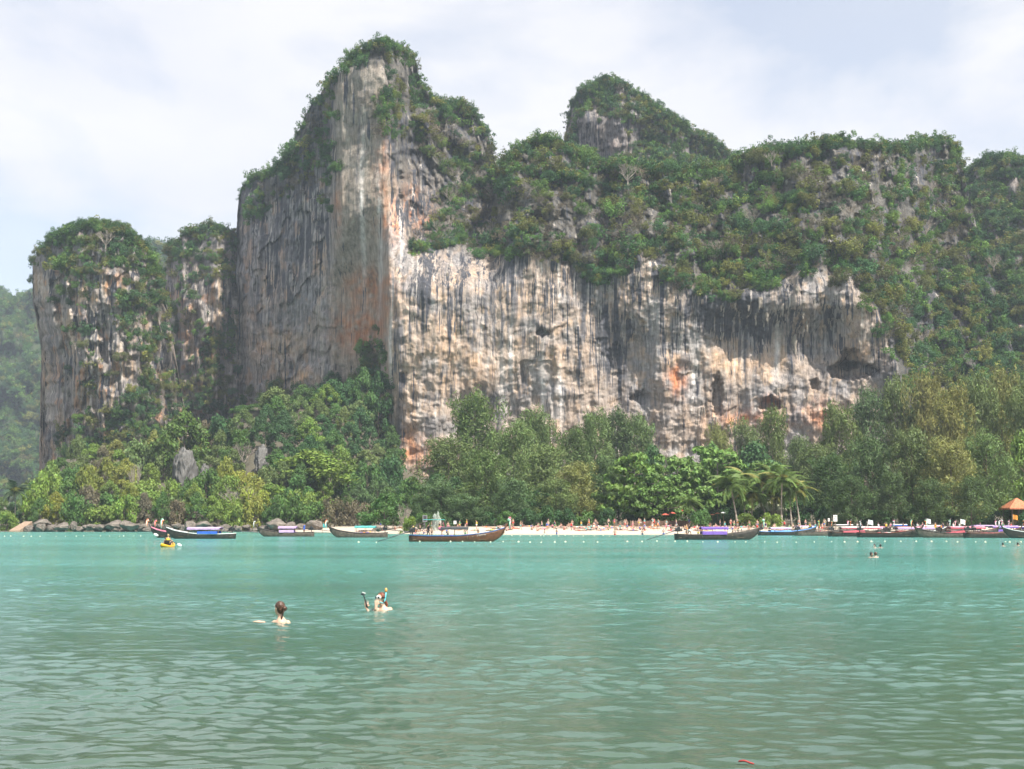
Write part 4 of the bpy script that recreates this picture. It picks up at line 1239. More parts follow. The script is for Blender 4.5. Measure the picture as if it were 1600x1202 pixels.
def palm(px_b, py_b, px_t, py_t, Y, L, label, tint=(0.112, 0.170, 0.046), nf=23):
    top = unproj(px_t, py_t, Y)
    x0 = (px_b - 800) / FPX * Y
    gz = float(land(x0, Y)) - 0.2
    t = empty('coconut_palm', (x0, Y, gz))
    dx, H = float(top[0]) - x0, float(top[2]) - gz
    mb = MB()
    pts = [Vector((dx * (s ** 1.5), 0.3 * math.sin(s * 3), H * s)) for s in np.linspace(0, 1, 14)]
    mb.tube(pts, [0.24 - 0.11 * min(1, s * 2.5) + (0.03 if i % 2 else 0) for i, s in enumerate(np.linspace(0, 1, 14))], 8)
    mb.build('trunk', M_BARK_PALE, t)
    g = random.Random(int(px_t))
    for k in range(nf):
        f = link('frond', g.choice(FRONDS), None, t)
        f.location = pts[-1]
        el = g.uniform(-0.95, 0.75) if k > 4 else g.uniform(0.6, 1.1)
        f.rotation_euler = (g.uniform(-.2, .2), -el * 0.75, k * 2.399 + g.uniform(-.25, .25))
        s = L * g.uniform(.85, 1.1)
        f.scale = (s, s, s)
        q = g.uniform(.75, 1.25)
        c = tint if g.random() > .16 else (0.18, 0.18, 0.05)
        f.color = (c[0] * q, c[1] * q, c[2] * q, 1)
    mb = MB()
    for k in range(5):
        a = k * 1.26
        mb.ell(pts[-1] + Vector((math.cos(a) * .28, math.sin(a) * .28, -.3)), (.16, .16, .2), 8, 6)
    mb.build('coconuts', mat('coconut_husk', (0.16, 0.13, 0.05), .7, .2), t)
    tag(t, label, 'palm', 'coconut palms behind the beach')
palm(1150, 818, 1141, 757, 252, 4.7, 'tallest coconut palm leaning left in front of the sea almonds')
palm(1173, 818, 1176, 772, 256, 4.4, 'short coconut palm directly right of the leaning palm')
palm(1194, 818, 1190, 752, 258, 4.4, 'straight coconut palm in the middle of the palm clump')
palm(1209, 818, 1208, 772, 262, 4.6, 'thin coconut palm in front of the cream bungalow')
palm(1219, 820, 1222, 748, 251, 4.5, 'coconut palm with flared foot right of the cream bungalow')
palm(1247, 822, 1242, 764, 255, 4.2, 'pale-trunked coconut palm rightmost in the clump')
palm(1098, 822, 1078, 786, 250, 3.0, 'small young palm leaning left behind the dark boat')
palm(1162, 818, 1163, 744, 264, 4.4, 'coconut palm half hidden just behind the leaning palm')
palm(1234, 820, 1233, 756, 262, 4.2, 'coconut palm between the flared-foot and pale-trunked palms')
palm(1203, 818, 1205, 738, 268, 4.4, 'tall coconut palm rising at the back of the clump')
palm(27, 824, 24, 766, 330, 4.8, 'lone dark palm by the ramp at the far left shore', (0.05, 0.08, 0.04), 15)

# ------------------------------------------------------------------ rocks along the left shore, outcrops, stalactites
def boulder_mesh(seed, sub=4, rough=0.42):
    bm = bmesh.new()
    bmesh.ops.create_icosphere(bm, subdivisions=sub, radius=1.0)
    off = Vector((seed * 7.3, seed * 3.1, seed * 1.7))
    pg = random.Random(seed)
    planes = [(Vector((pg.gauss(0, 1), pg.gauss(0, 1), pg.gauss(0, .8))).normalized(), pg.uniform(.72, 1.0)) for _ in range(17)]
    for v in bm.verts:
        d = v.co.normalized()
        k = min(q[1] / max(d.dot(q[0]), .05) for q in planes)
        k *= 1 + rough * .25 * mnoise.noise(d * 1.6 + off) + rough * .2 * mnoise.noise(d * 4 + off) + rough * .16 * mnoise.noise(d * 9 + off)
        v.co = d * min(k, 1.3)
    for f in bm.faces: f.smooth = True
    me_ = bpy.data.meshes.new('boulder')
    bm.to_mesh(me_); bm.free()
    me_.materials.append(M_BOULDER)
    return me_
BOULD = [boulder_mesh(s) for s in range(1, 7)]
brng = random.Random(3)
def boulder(px, py, w, h, Y, label, group=None, me_=None):
    p = unproj(px, py, Y)
    k = Y / FPX * .5
    o = link('boulder', me_ or brng.choice(BOULD), None, None, (float(p[0]), Y, float(p[2])))
    o.scale = (w * k * .85, w * k * .85, h * k * .85)
    o.rotation_euler = (brng.uniform(-.15, .15), brng.uniform(-.15, .15), brng.uniform(0, 6.28))
    tag(o, label, 'boulder', group)
    return o
boulder(66, 820, 32, 16, 318, 'grey boulder with an undercut foot, largest on the left of the ramp bushes')
boulder(96, 824, 28, 15, 315, 'low pale boulder right of the undercut grey one')
boulder(178, 822, 30, 20, 317, 'grey boulder touching the big pale one left of the boats')
boulder(202, 822, 30, 18, 315, 'big pale boulder just left of the moored boats')
boulder(318, 823, 32, 16, 317, 'brown-grey boulder behind the blue tarp boat')
boulder(430, 820, 36, 20, 316, 'tall grey boulder behind the lilac-roofed boat')
boulder(492, 820, 30, 18, 312, 'grey boulder at the left end of the sand')
boulder(591, 826, 15, 9, 254, 'small reddish boulder alone on the sand by the teal-roofed boat')
for i in range(46):
    px = 44 + i * 9.9 + brng.uniform(-5, 5)
    boulder(px, brng.uniform(822, 830), brng.uniform(14, 30), brng.uniform(7, 17), brng.uniform(316, 321), 'dark rock in the left shore line %s' % ('by the undercut boulder' if px < 130 else 'by the big pale boulder' if px < 235 else 'behind the blue-tarp boat' if px < 375 else 'behind the lilac-awning boat'), 'shore rocks on the left')
M_OUT = rock_mat('outcrop_rock', 0.12, False, (0.145, 0.14, 0.132), 1.3)
OUTC = [boulder_mesh(s, 5, .8) for s in (21, 22, 23)]
for me_ in OUTC: me_.materials.clear(); me_.materials.append(M_OUT)
def outcrop(px, py0, py1, w, Y, label):
    a, b_ = unproj(px, py0, Y), unproj(px, py1, Y)
    o = link('rock_outcrop', brng.choice(OUTC), None, None, (float(a[0]), Y + 3, (float(a[2]) + float(b_[2])) / 2))
    o.scale = (w * Y / FPX * .42, 5.0, abs(float(a[2] - b_[2])) * .52)
    tag(o, label, 'rock')
outcrop(287, 694, 780, 34, 356, 'pale grey rock pillar showing among the bushes on the left slope')
outcrop(406, 700, 752, 24, 360, 'small grey rock slab in the thicket below the tall tower')
outcrop(318, 720, 790, 16, 350, 'narrow dark rock rib right of the pale pillar')
# stalactites under the lips of the wall
def stal_mesh(seed):
    g = random.Random(seed)
    mb = MB()
    for k in range(g.randint(2, 4)):
        x, L, r = g.uniform(-.5, .5), g.uniform(.55, 1.0), g.uniform(.16, .3)
        pts = [Vector((x + g.uniform(-.05, .05), g.uniform(-.1, .1), .25 - (L + .25) * t)) for t in np.linspace(0, 1, 8)]
        mb.tube(pts, [r * (1.25 - 1.05 * t) * (1 + .28 * math.sin(t * 17 + k * 2)) for t in np.linspace(0, 1, 8)], 8)
    me_ = mb.mesh('stalactite')
    return me_
M_STAL = rock_mat('stalactite_rock', 0.3, False, (0.27, 0.235, 0.195), 1.0)
STAL = [stal_mesh(s) for s in range(5)]
for me_ in STAL: me_.materials.append(M_STAL)
for px, py, s in [(1188, 470, 3.4), (1200, 492, 3.0), (1252, 432, 4.6), (1248, 452, 4.2), (1256, 490, 4.4), (1260, 505, 3.6), (1244, 530, 4.6), (1285, 488, 3.0), (1296, 500, 2.4), (1272, 470, 3.0), (1320, 492, 2.6), (1336, 478, 2.6),
                  (1098, 470, 2.8), (1128, 480, 2.6), (1150, 476, 2.4), (1170, 480, 2.6), (1225, 480, 3.0), (1100, 640, 3.0), (1118, 655, 3.2), (1090, 660, 2.8), (1140, 668, 2.8), (1010, 410, 2.8), (1000, 430, 2.6), (1188, 556, 2.0), (1340, 560, 2.0),
                  (1215, 610, 2.0), (1262, 620, 2.2), (1272, 632, 2.6), (880, 450, 2.2), (905, 440, 2.2), (930, 455, 2.4), (820, 425, 2.0), (700, 430, 2.0), (1060, 470, 2.4), (1045, 455, 2.4), (1360, 520, 2.2)]:
    P = unproj(px, py, float(D_main(np.array([float(px)]), np.array([float(py)]))[0]) - 0.5)
    o = link('stalactite', brng.choice(STAL), None, massif, tuple(float(v) for v in P))
    q_ = brng.uniform(.4, .95)
    o.scale = (s * .7 * q_, s * .6 * q_, s * 1.3 * q_ * brng.uniform(.7, 1.3))
    o.rotation_euler = (0, 0, brng.uniform(-.5, .5))

# ------------------------------------------------------------------ people
def fuse(mb, voxel, it=4):
    """melt overlapping solids into one continuous skin"""
    o = bpy.data.objects.new('tmp', mb.mesh('tmp'))
    COL.objects.link(o)
    r = o.modifiers.new('r', 'REMESH'); r.mode = 'VOXEL'; r.voxel_size = voxel
    s = o.modifiers.new('s', 'SMOOTH'); s.iterations = it; s.factor = 0.5
    dg = bpy.context.evaluated_depsgraph_get()
    dg.update()
    me_ = bpy.data.meshes.new_from_object(o.evaluated_get(dg))
    old = o.data
    bpy.data.objects.remove(o); bpy.data.meshes.remove(old)
    for p in me_.polygons: p.use_smooth = True
    me_.materials.clear()
    return me_
SKIN = [mat('skin_fair', (0.47, 0.32, 0.25), .55, .06), mat('skin_tan', (0.38, 0.24, 0.17), .55, .06), mat('skin_brown', (0.24, 0.145, 0.10), .55, .06), mat('skin_sunburnt', (0.47, 0.28, 0.22), .55, .06)]
HAIR = [mat('hair_dark', (0.02, 0.016, 0.014), .5, .2), mat('hair_brown', (0.09, 0.05, 0.03), .5, .25), mat('hair_fair', (0.36, 0.24, 0.12), .5, .2)]
V = Vector
def figure(j):
    """j: joints of a posed person -> body solids"""
    mb = MB()
    mb.tube([j['pel'] + (j['chest'] - j['pel']) * -.12, j['pel'], (j['pel'] + j['chest']) / 2, j['chest'], j['neck'] - (j['neck'] - j['chest']) * .25], [.11, .145, .125, .15, .085], 10)
    mb.tube([j['neck'] - (j['neck'] - j['chest']) * .3, j['neck'], j['head']], [.07, .052, .055], 8)
    mb.ell(j['head'], (.082, .095, .118), 12, 9)
    side = j['side']
    for s, e, h in ((-1, 'elL', 'haL'), (1, 'elR', 'haR')):
        sh = j['neck'] + side * (.175 * s) - (j['neck'] - j['chest']) * .28
        mb.tube([j['chest'] + (j['neck'] - j['chest']) * .45, sh, sh.lerp(j[e], .5), j[e], j[e].lerp(j[h], .9), j[h] + (j[h] - j[e]).normalized() * .13], [.08, .062, .05, .042, .03, .03], 8)
    for s, k, a in ((-1, 'knL', 'anL'), (1, 'knR', 'anR')):
        hp = j['pel'] + side * (.088 * s)
        toe = j['toe' + k[-1]]
        mb.tube([hp, hp.lerp(j[k], .5), j[k], j[k].lerp(j[a], .35), j[a]], [.095, .085, .058, .062, .04], 8)
        mb.tube([j[a] + V((0, 0, -.01)), j[a].lerp(toe, .6), toe], [.042, .04, .025], 7)
    return mb
def J(pel, chest, neck, head, elL, haL, elR, haR, knL, anL, toeL, knR, anR, toeR, side=(1, 0, 0)):
    d = dict(pel=pel, chest=chest, neck=neck, head=head, elL=elL, haL=haL, elR=elR, haR=haR, knL=knL, anL=anL, toeL=toeL, knR=knR, anR=anR, toeR=toeR, side=side)
    return {k: V(v) for k, v in d.items()}
POSES = {   # every figure faces -Y (towards the sea)
    'standing': J((0, 0, .93), (0, .01, 1.28), (0, .0, 1.47), (0, -.02, 1.6), (-.27, .03, 1.14), (-.29, -.05, .9), (.27, .03, 1.14), (.29, -.05, .9), (-.1, -.01, .5), (-.11, .03, .07), (-.13, -.16, .03), (.1, -.01, .5), (.11, .03, .07), (.13, -.16, .03)),
    'walking': J((0, 0, .91), (0, -.02, 1.26), (0, -.03, 1.45), (0, -.06, 1.58), (-.25, .12, 1.14), (-.24, .02, .92), (.25, -.12, 1.14), (.22, -.3, 1.0), (-.09, -.2, .52), (-.09, -.2, .09), (-.09, -.4, .06), (.09, .1, .5), (.09, .38, .16), (.09, .24, .04)),
    'arms raised': J((0, 0, .93), (0, .01, 1.28), (0, .0, 1.47), (0, -.02, 1.6), (-.34, -.12, 1.42), (-.16, -.2, 1.62), (.32, .0, 1.2), (.14, -.12, 1.02), (-.14, -.01, .5), (-.17, .03, .07), (-.2, -.16, .03), (.12, -.01, .5), (.14, .03, .07), (.17, -.16, .03)),
    'sitting': J((0, 0, .13), (0, .1, .46), (0, .1, .65), (0, .06, .79), (-.26, .12, .36), (-.22, -.12, .3), (.26, .22, .36), (.3, .34, .06), (-.13, -.36, .42), (-.12, -.66, .07), (-.13, -.86, .04), (.13, -.42, .3), (.14, -.8, .07), (.15, -.98, .08)),
    'lying': J((0, 0, .13), (-.36, 0, .16), (-.56, 0, .17), (-.7, 0, .2), (-.3, -.3, .07), (-.05, -.34, .06), (-.62, .32, .1), (-.84, .16, .14), (.45, -.1, .22), (.86, -.1, .07), (1.02, -.12, .12), (.46, .1, .11), (.9, .14, .07), (1.05, .16, .12), side=(0, 1, 0)),
    'wading': J((0, 0, .5), (0, -.02, .85), (0, -.03, 1.04), (0, -.05, 1.17), (-.3, .02, .74), (-.36, -.16, .6), (.3, .02, .74), (.34, -.18, .62), (-.1, -.05, .08), (-.11, .0, -.3), (-.12, -.16, -.34), (.1, -.05, .08), (.11, .02, -.3), (.12, -.16, -.34)),
}
PM = {}
for nm, j in POSES.items():
    body = fuse(figure(j), .026, 3)
    ax = (j['chest'] - j['pel'])
    w1 = MB()
    w1.tube([j['pel'] - ax * .22, j['pel'] - ax * .05, j['pel'] + ax * .18], [.145, .166, .15], 12)
    for s, k in ((-1, 'knL'), (1, 'knR')):
        hp = j['pel'] + j['side'] * (.088 * s)
        w1.tube([hp, hp.lerp(j[k], .42)], [.115, .1], 8)
    short = fuse(w1, .026, 2)
    top = fuse(MB().tube([j['pel'] + ax * .12, j['pel'].lerp(j['chest'], .6), j['chest'] + ax * .12, j['neck'] - ax * .16], [.15, .145, .17, .12], 12), .03, 2)
    hd = j['head']; up = (j['head'] - j['neck']).normalized()
    bk = V((0, 1, 0)) if nm != 'lying' else V((0, 0, -.3))
    hair = fuse(MB().ell(hd + up * .03 + bk * .022, (.093, .1, .108), 12, 9), .02, 2)
    PM[nm] = (body, short, top, hair)
PCOL = {'red': (0.62, 0.06, 0.05), 'navy': (0.03, 0.04, 0.12), 'black': (0.02, 0.02, 0.022), 'white': (0.78, 0.77, 0.74), 'yellow': (0.72, 0.5, 0.07), 'blue': (0.05, 0.13, 0.5), 'green': (0.08, 0.32, 0.14), 'orange': (0.7, 0.25, 0.05), 'pink': (0.7, 0.2, 0.32), 'turquoise': (0.1, 0.42, 0.42)}
CLOTH = {k: mat('cloth_' + k, v, .8, .12, 12, spec=.2) for k, v in PCOL.items()}
def slot(o, m_):
    if not o.data.materials: o.data.materials.append(m_)
    o.material_slots[0].link = 'OBJECT'
    o.material_slots[0].material = m_
    return o
people_rng = random.Random(21)
def person(pose, loc, rz, label, group=None, shorts='navy', shirt=None, skin=None, hair=None, s=1.0):
    g = people_rng
    body, sh, tp, hr = PM[pose]
    t = empty('person', loc, rz, (s, s, s))
    slot(link('body', body, SKIN[0], t), SKIN[skin if skin is not None else g.choice([0, 0, 1, 1, 2, 3])])
    slot(link('shorts', sh, CLOTH['navy'], t), CLOTH[shorts])
    if shirt: slot(link('shirt', tp, CLOTH['white'], t), CLOTH[shirt])
    slot(link('hair', hr, HAIR[0], t), HAIR[hair if hair is not None else g.choice([0, 0, 1, 2])])
    tag(t, label, 'person', group)
    return t
def on_land(px, Y):
    x = (px - 800) / FPX * Y
    return (x, Y, float(land(x, Y)) - 0.02)
TOWEL_ME = MB()
TOWEL_ME = None
def towel_mesh(seed):
    g = random.Random(seed)
    Vv, nr, nc = [], 7, 14
    for i in range(nr):
        for k in range(nc):
            x, y = (k / (nc - 1) - .5) * 1.9, (i / (nr - 1) - .5) * .95
            Vv.append((x, y, .03 + .018 * math.sin(x * 5 + seed) * math.cos(y * 6) + g.uniform(0, .006)))
    for i in range(nr):
        for k in range(nc):
            x, y, z = Vv[i * nc + k]
            Vv.append((x, y, z - .02))
    F = [tuple(r) for r in grid_faces(nr, nc)]
    F += [tuple(nr * nc + q for q in reversed(r)) for r in grid_faces(nr, nc)]
    me_ = bpy.data.meshes.new('towel')
    me_.from_pydata(Vv, [], F)
    return me_
TOW = [towel_mesh(s) for s in range(3)]
cols = list(PCOL)
placed = []
def spot(px, Y, gap=1.0):
    x = (px - 800) / FPX * Y
    for (a, b_) in placed:
        if abs(a - x) < gap and abs(b_ - Y) < 1.5: return False
    placed.append((x, Y)); return True
zone = lambda px: ('left' if px < 780 else 'middle' if px < 980 else 'right')
ZN = {'left': 'behind the brown boat', 'middle': 'in the open middle of the beach', 'right': 'behind the dark boat with purple roof'}
n_ = 0
while n_ < 230:
    px = people_rng.choice([people_rng.uniform(560, 1000), people_rng.uniform(840, 1290), people_rng.uniform(960, 1290)])
    Y = people_rng.uniform(236, 252) if px > 640 else people_rng.uniform(262, 276)
    if px > 1180: Y = people_rng.uniform(228, 246)
    if not spot(px, Y): continue
    q = people_rng.random()
    pose = 'lying' if q < .44 else 'sitting' if q < .74 else 'walking' if q < .86 else 'standing' if q < .96 else 'arms raised'
    c = people_rng.choice(cols)
    sh = people_rng.choice(cols) if people_rng.random() < .35 else None
    main = sh or c
    lab = {'lying': 'person lying on the sand in %s beachwear %s', 'sitting': 'person sitting on the sand in %s beachwear %s', 'walking': 'person walking along the sand in %s %s', 'standing': 'person standing on the sand in %s %s', 'arms raised': 'person in %s raising an arm on the sand %s'}[pose] % (main, ZN[zone(px)])
    L = on_land(px, Y)
    rz = people_rng.uniform(-.6, .6) + (people_rng.choice([0, 3.14]) if pose == 'lying' else people_rng.uniform(-1.4, 1.4))
    person(pose, L, rz, lab, 'beachgoers on the sand', c, sh)
    if pose == 'lying' and people_rng.random() < .6:
        o = link('beach_towel', people_rng.choice(TOW), None, None, (L[0], L[1], L[2] + .015))
        o.rotation_euler = (0.07, 0, rz); tc_ = people_rng.choice(cols)
        slot(o, CLOTH[tc_])
        tag(o, '%s beach towel under a sunbather %s' % (tc_, ZN[zone(px)]), 'towel', 'towels on the sand')
    n_ += 1
for i in range(16):
    px = people_rng.uniform(690, 1240)
    Y = people_rng.uniform(214, 224)
    c = people_rng.choice(cols)
    person('wading', ((px - 800) / FPX * Y, Y, people_rng.uniform(-.35, .0)), people_rng.uniform(-3, 3), 'person in %s wading in the shallows %s' % (c, ZN[zone(px)]), 'bathers in the shallows', c)

# ------------------------------------------------------------------ long-tail boats
WOOD = {'brown': mat('boat_wood_brown', (0.13, 0.048, 0.022), .45, .25, 3), 'dark': mat('boat_wood_dark', (0.055, 0.042, 0.035), .5, .3, 3), 'grey': mat('boat_wood_grey', (0.15, 0.115, 0.09), .65, .3, 3),
        'blue': mat('boat_paint_blue', (0.04, 0.11, 0.30), .4, .15, 3)}
DECK = mat('deck_planks', (0.27, 0.19, 0.12), .7, .25, 4)
METAL = mat('engine_metal', (0.05, 0.05, 0.052), .45, .3, 8, metal=.4)
STEEL = mat('tail_shaft_steel', (0.10, 0.10, 0.10), .4, .2, 8, metal=.5)
CAN = {'lilac': mat('awning_lilac', (0.52, 0.36, 0.60), .75, .08, 5), 'purple': mat('awning_purple', (0.19, 0.10, 0.42), .7, .12, 5), 'white': mat('awning_white', (0.76, 0.74, 0.72), .7, .06, 5), 'pink': mat('awning_pink', (0.75, 0.33, 0.42), .75, .1, 5),
       'red': mat('awning_red', (0.52, 0.10, 0.13), .7, .15, 5), 'teal': mat('awning_teal', (0.10, 0.40, 0.38), .7, .1, 5), 'dark': mat('awning_dark', (0.06, 0.06, 0.065), .7, .15, 5), 'blue': mat('tarp_blue', (0.03, 0.12, 0.52), .5, .15, 4),
       'bluelight': mat('tarp_light_blue', (0.10, 0.28, 0.62), .55, .12, 4)}
RIB = {'orange': mat('ribbon_orange', (0.75, 0.22, 0.08), .8, .1), 'white': CLOTH['white'], 'green': mat('ribbon_green', (0.25, 0.55, 0.35), .8, .1), 'pink': mat('ribbon_pink', (0.78, 0.25, 0.35), .8, .1), 'yellow': CLOTH['yellow']}
def hull_lines(L, beam):
    S = [0, .08, .2, .35, .5, .65, .78, .88, .95, 1.0]
    hb = np.interp(S, [0, .15, .45, .72, .9, 1], np.array([.58, .8, 1, .78, .36, .06]) * beam / 2)
    sh = np.interp(S, [0, .2, .5, .72, .88, 1], [.66, .58, .58, .78, 1.06, 1.42])
    kl = np.interp(S, [0, .1, .5, .8, .92, 1], [-.12, -.28, -.34, -.26, .0, .72])
    xs = np.array([-L / 2 + L * s for s in S])
    return S, xs, hb, sh, kl
def boat(name_lab, px, py, head, L=9.5, beam=1.75, wood='dark', trim=None, canopy=None, crange=(-.22, .18), chigh=1.75, tarp=None, trange=(-.2, .12), seats='purple', rib=('orange', 'white'), shaft='down', extra=None, group='long-tail boats'):
    p = on_water(px, py)
    t = empty('longtail_boat', p, head)
    S, xs, hb, sh, kl = hull_lines(L, beam)
    NQ = 7
    vs, fs = [], []
    ring = []
    for i in range(len(S)):
        r = []
        prof = [(math.cos(q * math.pi / 2) ** .62, 1 - math.sin(q * math.pi / 2) ** 1.25) for q in np.linspace(0, 1, NQ)]
        out = [(xs[i] + (.18 * (1 - zt) * -1 if i > 6 else 0), hb[i] * yt, kl[i] + (sh[i] - kl[i]) * zt) for yt, zt in prof]
        fl = max(kl[i] + .18, .02)
        inn = [(xs[i] - .02, max(hb[i] - .06, .01) * yt, max(fl, sh[i] - (sh[i] - fl) * (1 - zt))) for yt, zt in prof]
        full = out + [(x, -y, z) for x, y, z in reversed(out[:-1])] + [(x, -y, z) for x, y, z in inn] + list(reversed(inn[:-1]))
        ring.append(len(vs)); vs += full
    m_ = len(full)
    for i in range(len(S) - 1):
        for k in range(m_):
            k2 = (k + 1) % m_
            fs.append((ring[i] + k, ring[i + 1] + k, ring[i + 1] + k2, ring[i] + k2))
    no = 2 * NQ - 1
    fs.append(tuple(ring[0] + k for k in range(no)))
    fs.append(tuple(ring[-1] + k for k in reversed(range(no))))
    mb = MB(); mb.v, mb.f = vs, fs
    mb.build('hull', WOOD[wood], t)
    for s in (-1, 1):
        gw = MB().tube([(xs[i], s * hb[i], sh[i] + .02) for i in range(len(S))], .05, 6)
        gw.build('gunwale', trim or WOOD['dark' if wood != 'dark' else 'brown'], t)
    # floor boards
    fl = MB()
    for k in range(9):
        x = -L * .42 + k * L * .085
        fl.box((x, 0, .24), (L * .08, beam * .62, .03))
    fl.build('deck', DECK, t, False)
    # raised stem
    st = [(L / 2 - .35, 0, .75), (L / 2 - .05, 0, 1.3), (L / 2 + .22, 0, 1.75), (L / 2 + .45, 0, 2.2), (L / 2 + .62, 0, 2.62)]
    stem = MB().tube(st, [.10, .11, .10, .09, .08], 8).build('stem_post', WOOD['brown' if wood == 'brown' else 'dark'], t)
    for k, c in enumerate(rib):
        f = .46 + .16 * k
        a = V(st[2]).lerp(V(st[4]), min(1, f * .9 + .1))
        rg = MB()
        ring_pts = [a + V((.13 * math.cos(u) * .8, .13 * math.sin(u), -.05 * math.cos(u))) for u in np.linspace(0, 6.283, 13)]
        rg.tube(ring_pts, .055, 6, False)
        e = a + V((.05, .12, -.1))
        rg.tube([e, e + V((.04, .05, -.35)), e + V((-.02, .04, -.75 - .15 * k))], [.06, .05, .03], 6)
        rg.build('ribbon', RIB[c], stem)
    if canopy:
        x0, x1 = crange[0] * L, crange[1] * L
        rf = MB()
        n1, n2 = 9, 7
        vv = []
        for zz in (0, -.045):
            for i in range(n1):
                for k in range(n2):
                    y = (k / (n2 - 1) - .5) * beam * .96
                    x = x0 + (x1 - x0) * i / (n1 - 1)
                    vv.append((x, y, chigh + .16 * math.cos(y / beam * 2.6) - .16 + zz + .02 * math.sin(i * 2.1 + k)))
        gf = [tuple(r) for r in grid_faces(n1, n2)]
        o_ = n1 * n2
        ff = gf + [tuple(o_ + q for q in reversed(r)) for r in gf]
        edge = [i * n2 for i in range(n1)] + [(n1 - 1) * n2 + k for k in range(1, n2)] + [i * n2 + n2 - 1 for i in range(n1 - 2, -1, -1)] + [k for k in range(n2 - 2, 0, -1)]
        for a_, b_ in zip(edge, edge[1:] + edge[:1]): ff.append((a_, b_, o_ + b_, o_ + a_))
        rf.v, rf.f = vv, ff
        roof = rf.build('canopy', CAN[canopy[0]], t)
        for s in (-1, 1):
            val = MB()
            for i in range(8):
                xa = x0 + (x1 - x0) * (i + .5) / 8
                val.box((xa, s * beam * .485, chigh - .20 - .02 * (i % 2)), ((x1 - x0) / 8 * .97, .02, .2))
            val.build('valance', CAN[canopy[1]], roof, False)
        for s in (-1, 1):
            for f in (.04, .5, .96):
                x = x0 + (x1 - x0) * f
                y = s * beam * .44
                MB().tube([(x, y, .3), (x, y * .98, chigh - .1)], .03, 6).build('post', DECK, t)
    if tarp:
        x0, x1 = trange[0] * L, trange[1] * L
        for s in (-1, 1):
            tp = MB()
            n1 = 10
            P = []
            for i in range(n1):
                x = x0 + (x1 - x0) * i / (n1 - 1)
                w_ = .04 * math.sin(i * 1.9)
                P.append([(x, s * (beam * .49 + w_), chigh - .52 if canopy else 1.25), (x, s * (beam * .5 + w_ * .5), .85), (x, s * (beam * .505), .6)])
            for i in range(n1 - 1):
                for k in range(2):
                    tp.quad(P[i][k], P[i + 1][k], P[i + 1][k + 1], P[i][k + 1])
                    tp.quad(*[V(q) + V((0, -s * .02, 0)) for q in (P[i][k], P[i + 1][k], P[i + 1][k + 1], P[i][k + 1])])
            tp.build('side_tarp', CAN[tarp], t)
    if seats:
        for k in range(4):
            x = (-.16 + .105 * k) * L
            be = MB().box((x, 0, .52), (.36, beam * .8, .06)).build('bench', DECK, t, False)
            MB().box((x, 0, .62), (.38, beam * .74, .14)).build('cushion', CAN[seats], be, True, .03)
    if shaft:
        ex = -L / 2 + .35
        en = MB().box((ex, 0, 1.12), (.62, .36, .34)).tube([(ex - .3, .1, 1.28), (ex + .3, .1, 1.28)], .13, 9).box((ex + .12, -.1, 1.4), (.26, .22, .22)).tube([(ex, 0, .6), (ex, 0, 1.0)], .06, 7)
        en.tube([(ex - .02, .16, 1.2), (ex + .02, .3, 1.5), (ex - .2, .3, 1.62)], .035, 6)
        eng = en.build('engine', METAL, t, False, .02)
        MB().tube([(ex + .38, 0, 1.16), (ex + .47, 0, 1.16)], .2, 12).build('flywheel', METAL, eng, False)
        MB().tube([(ex + .3, -.05, 1.2), (ex + .9, -.1, 1.42), (ex + 1.35, -.12, 1.4)], .025, 6).build('tiller', STEEL, eng)
        end = (ex - 4.0, 0, -.12) if shaft == 'down' else (ex - 3.6, .2, .75)
        sf = MB().tube([(ex - .25, 0, 1.08), tuple(V((ex - .25, 0, 1.08)).lerp(V(end), .5)), end], [.06, .045, .035], 7).build('tail_shaft', STEEL, t)
        pr = MB()
        for a in (0, 2.094, 4.189):
            d = V((0, math.cos(a), math.sin(a)))
            pr.box(V(end) + d * .09, (.05, .12, .12), Matrix.Rotation(a, 3, 'X') @ Matrix.Rotation(.5, 3, 'Y'))
        pr.build('propeller', METAL, sf, False)
    tag(t, name_lab, 'boat', group)
    return t
PI = math.pi
bB = boat('varnished brown long-tail boat nearest the camera, under way to the right', 714, 846.5, .03, 9.9, 1.9, 'brown', WOOD['blue'], ('dark', 'dark'), (-.17, .12), 1.55, None, seats='purple', rib=('green', 'white', 'pink'))
# small green awning over the helmsman, mast, pennants
for y in (-.5, .5):
    MB().tube([(-2.6, y, .4), (-2.6, y, 2.25)], .03, 6).build('post', DECK, bB)
MB().box((-2.4, 0, 2.27), (2.2, 1.4, .06)).build('stern_awning', CAN['teal'], bB, False)
MB().tube([(-1.7, .2, 1.5), (-1.5, .2, 2.2), (-1.3, .3, 1.35)], .05, 6).build('pennant', CLOTH['pink'], bB)
MB().ell((-1.6, -.3, 1.35), (.4, .25, .22), 10, 8, lambda d: 1 + .2 * math.sin(d.x * 9) * math.cos(d.y * 7)).build('flag_bundle', CLOTH['pink'], bB)
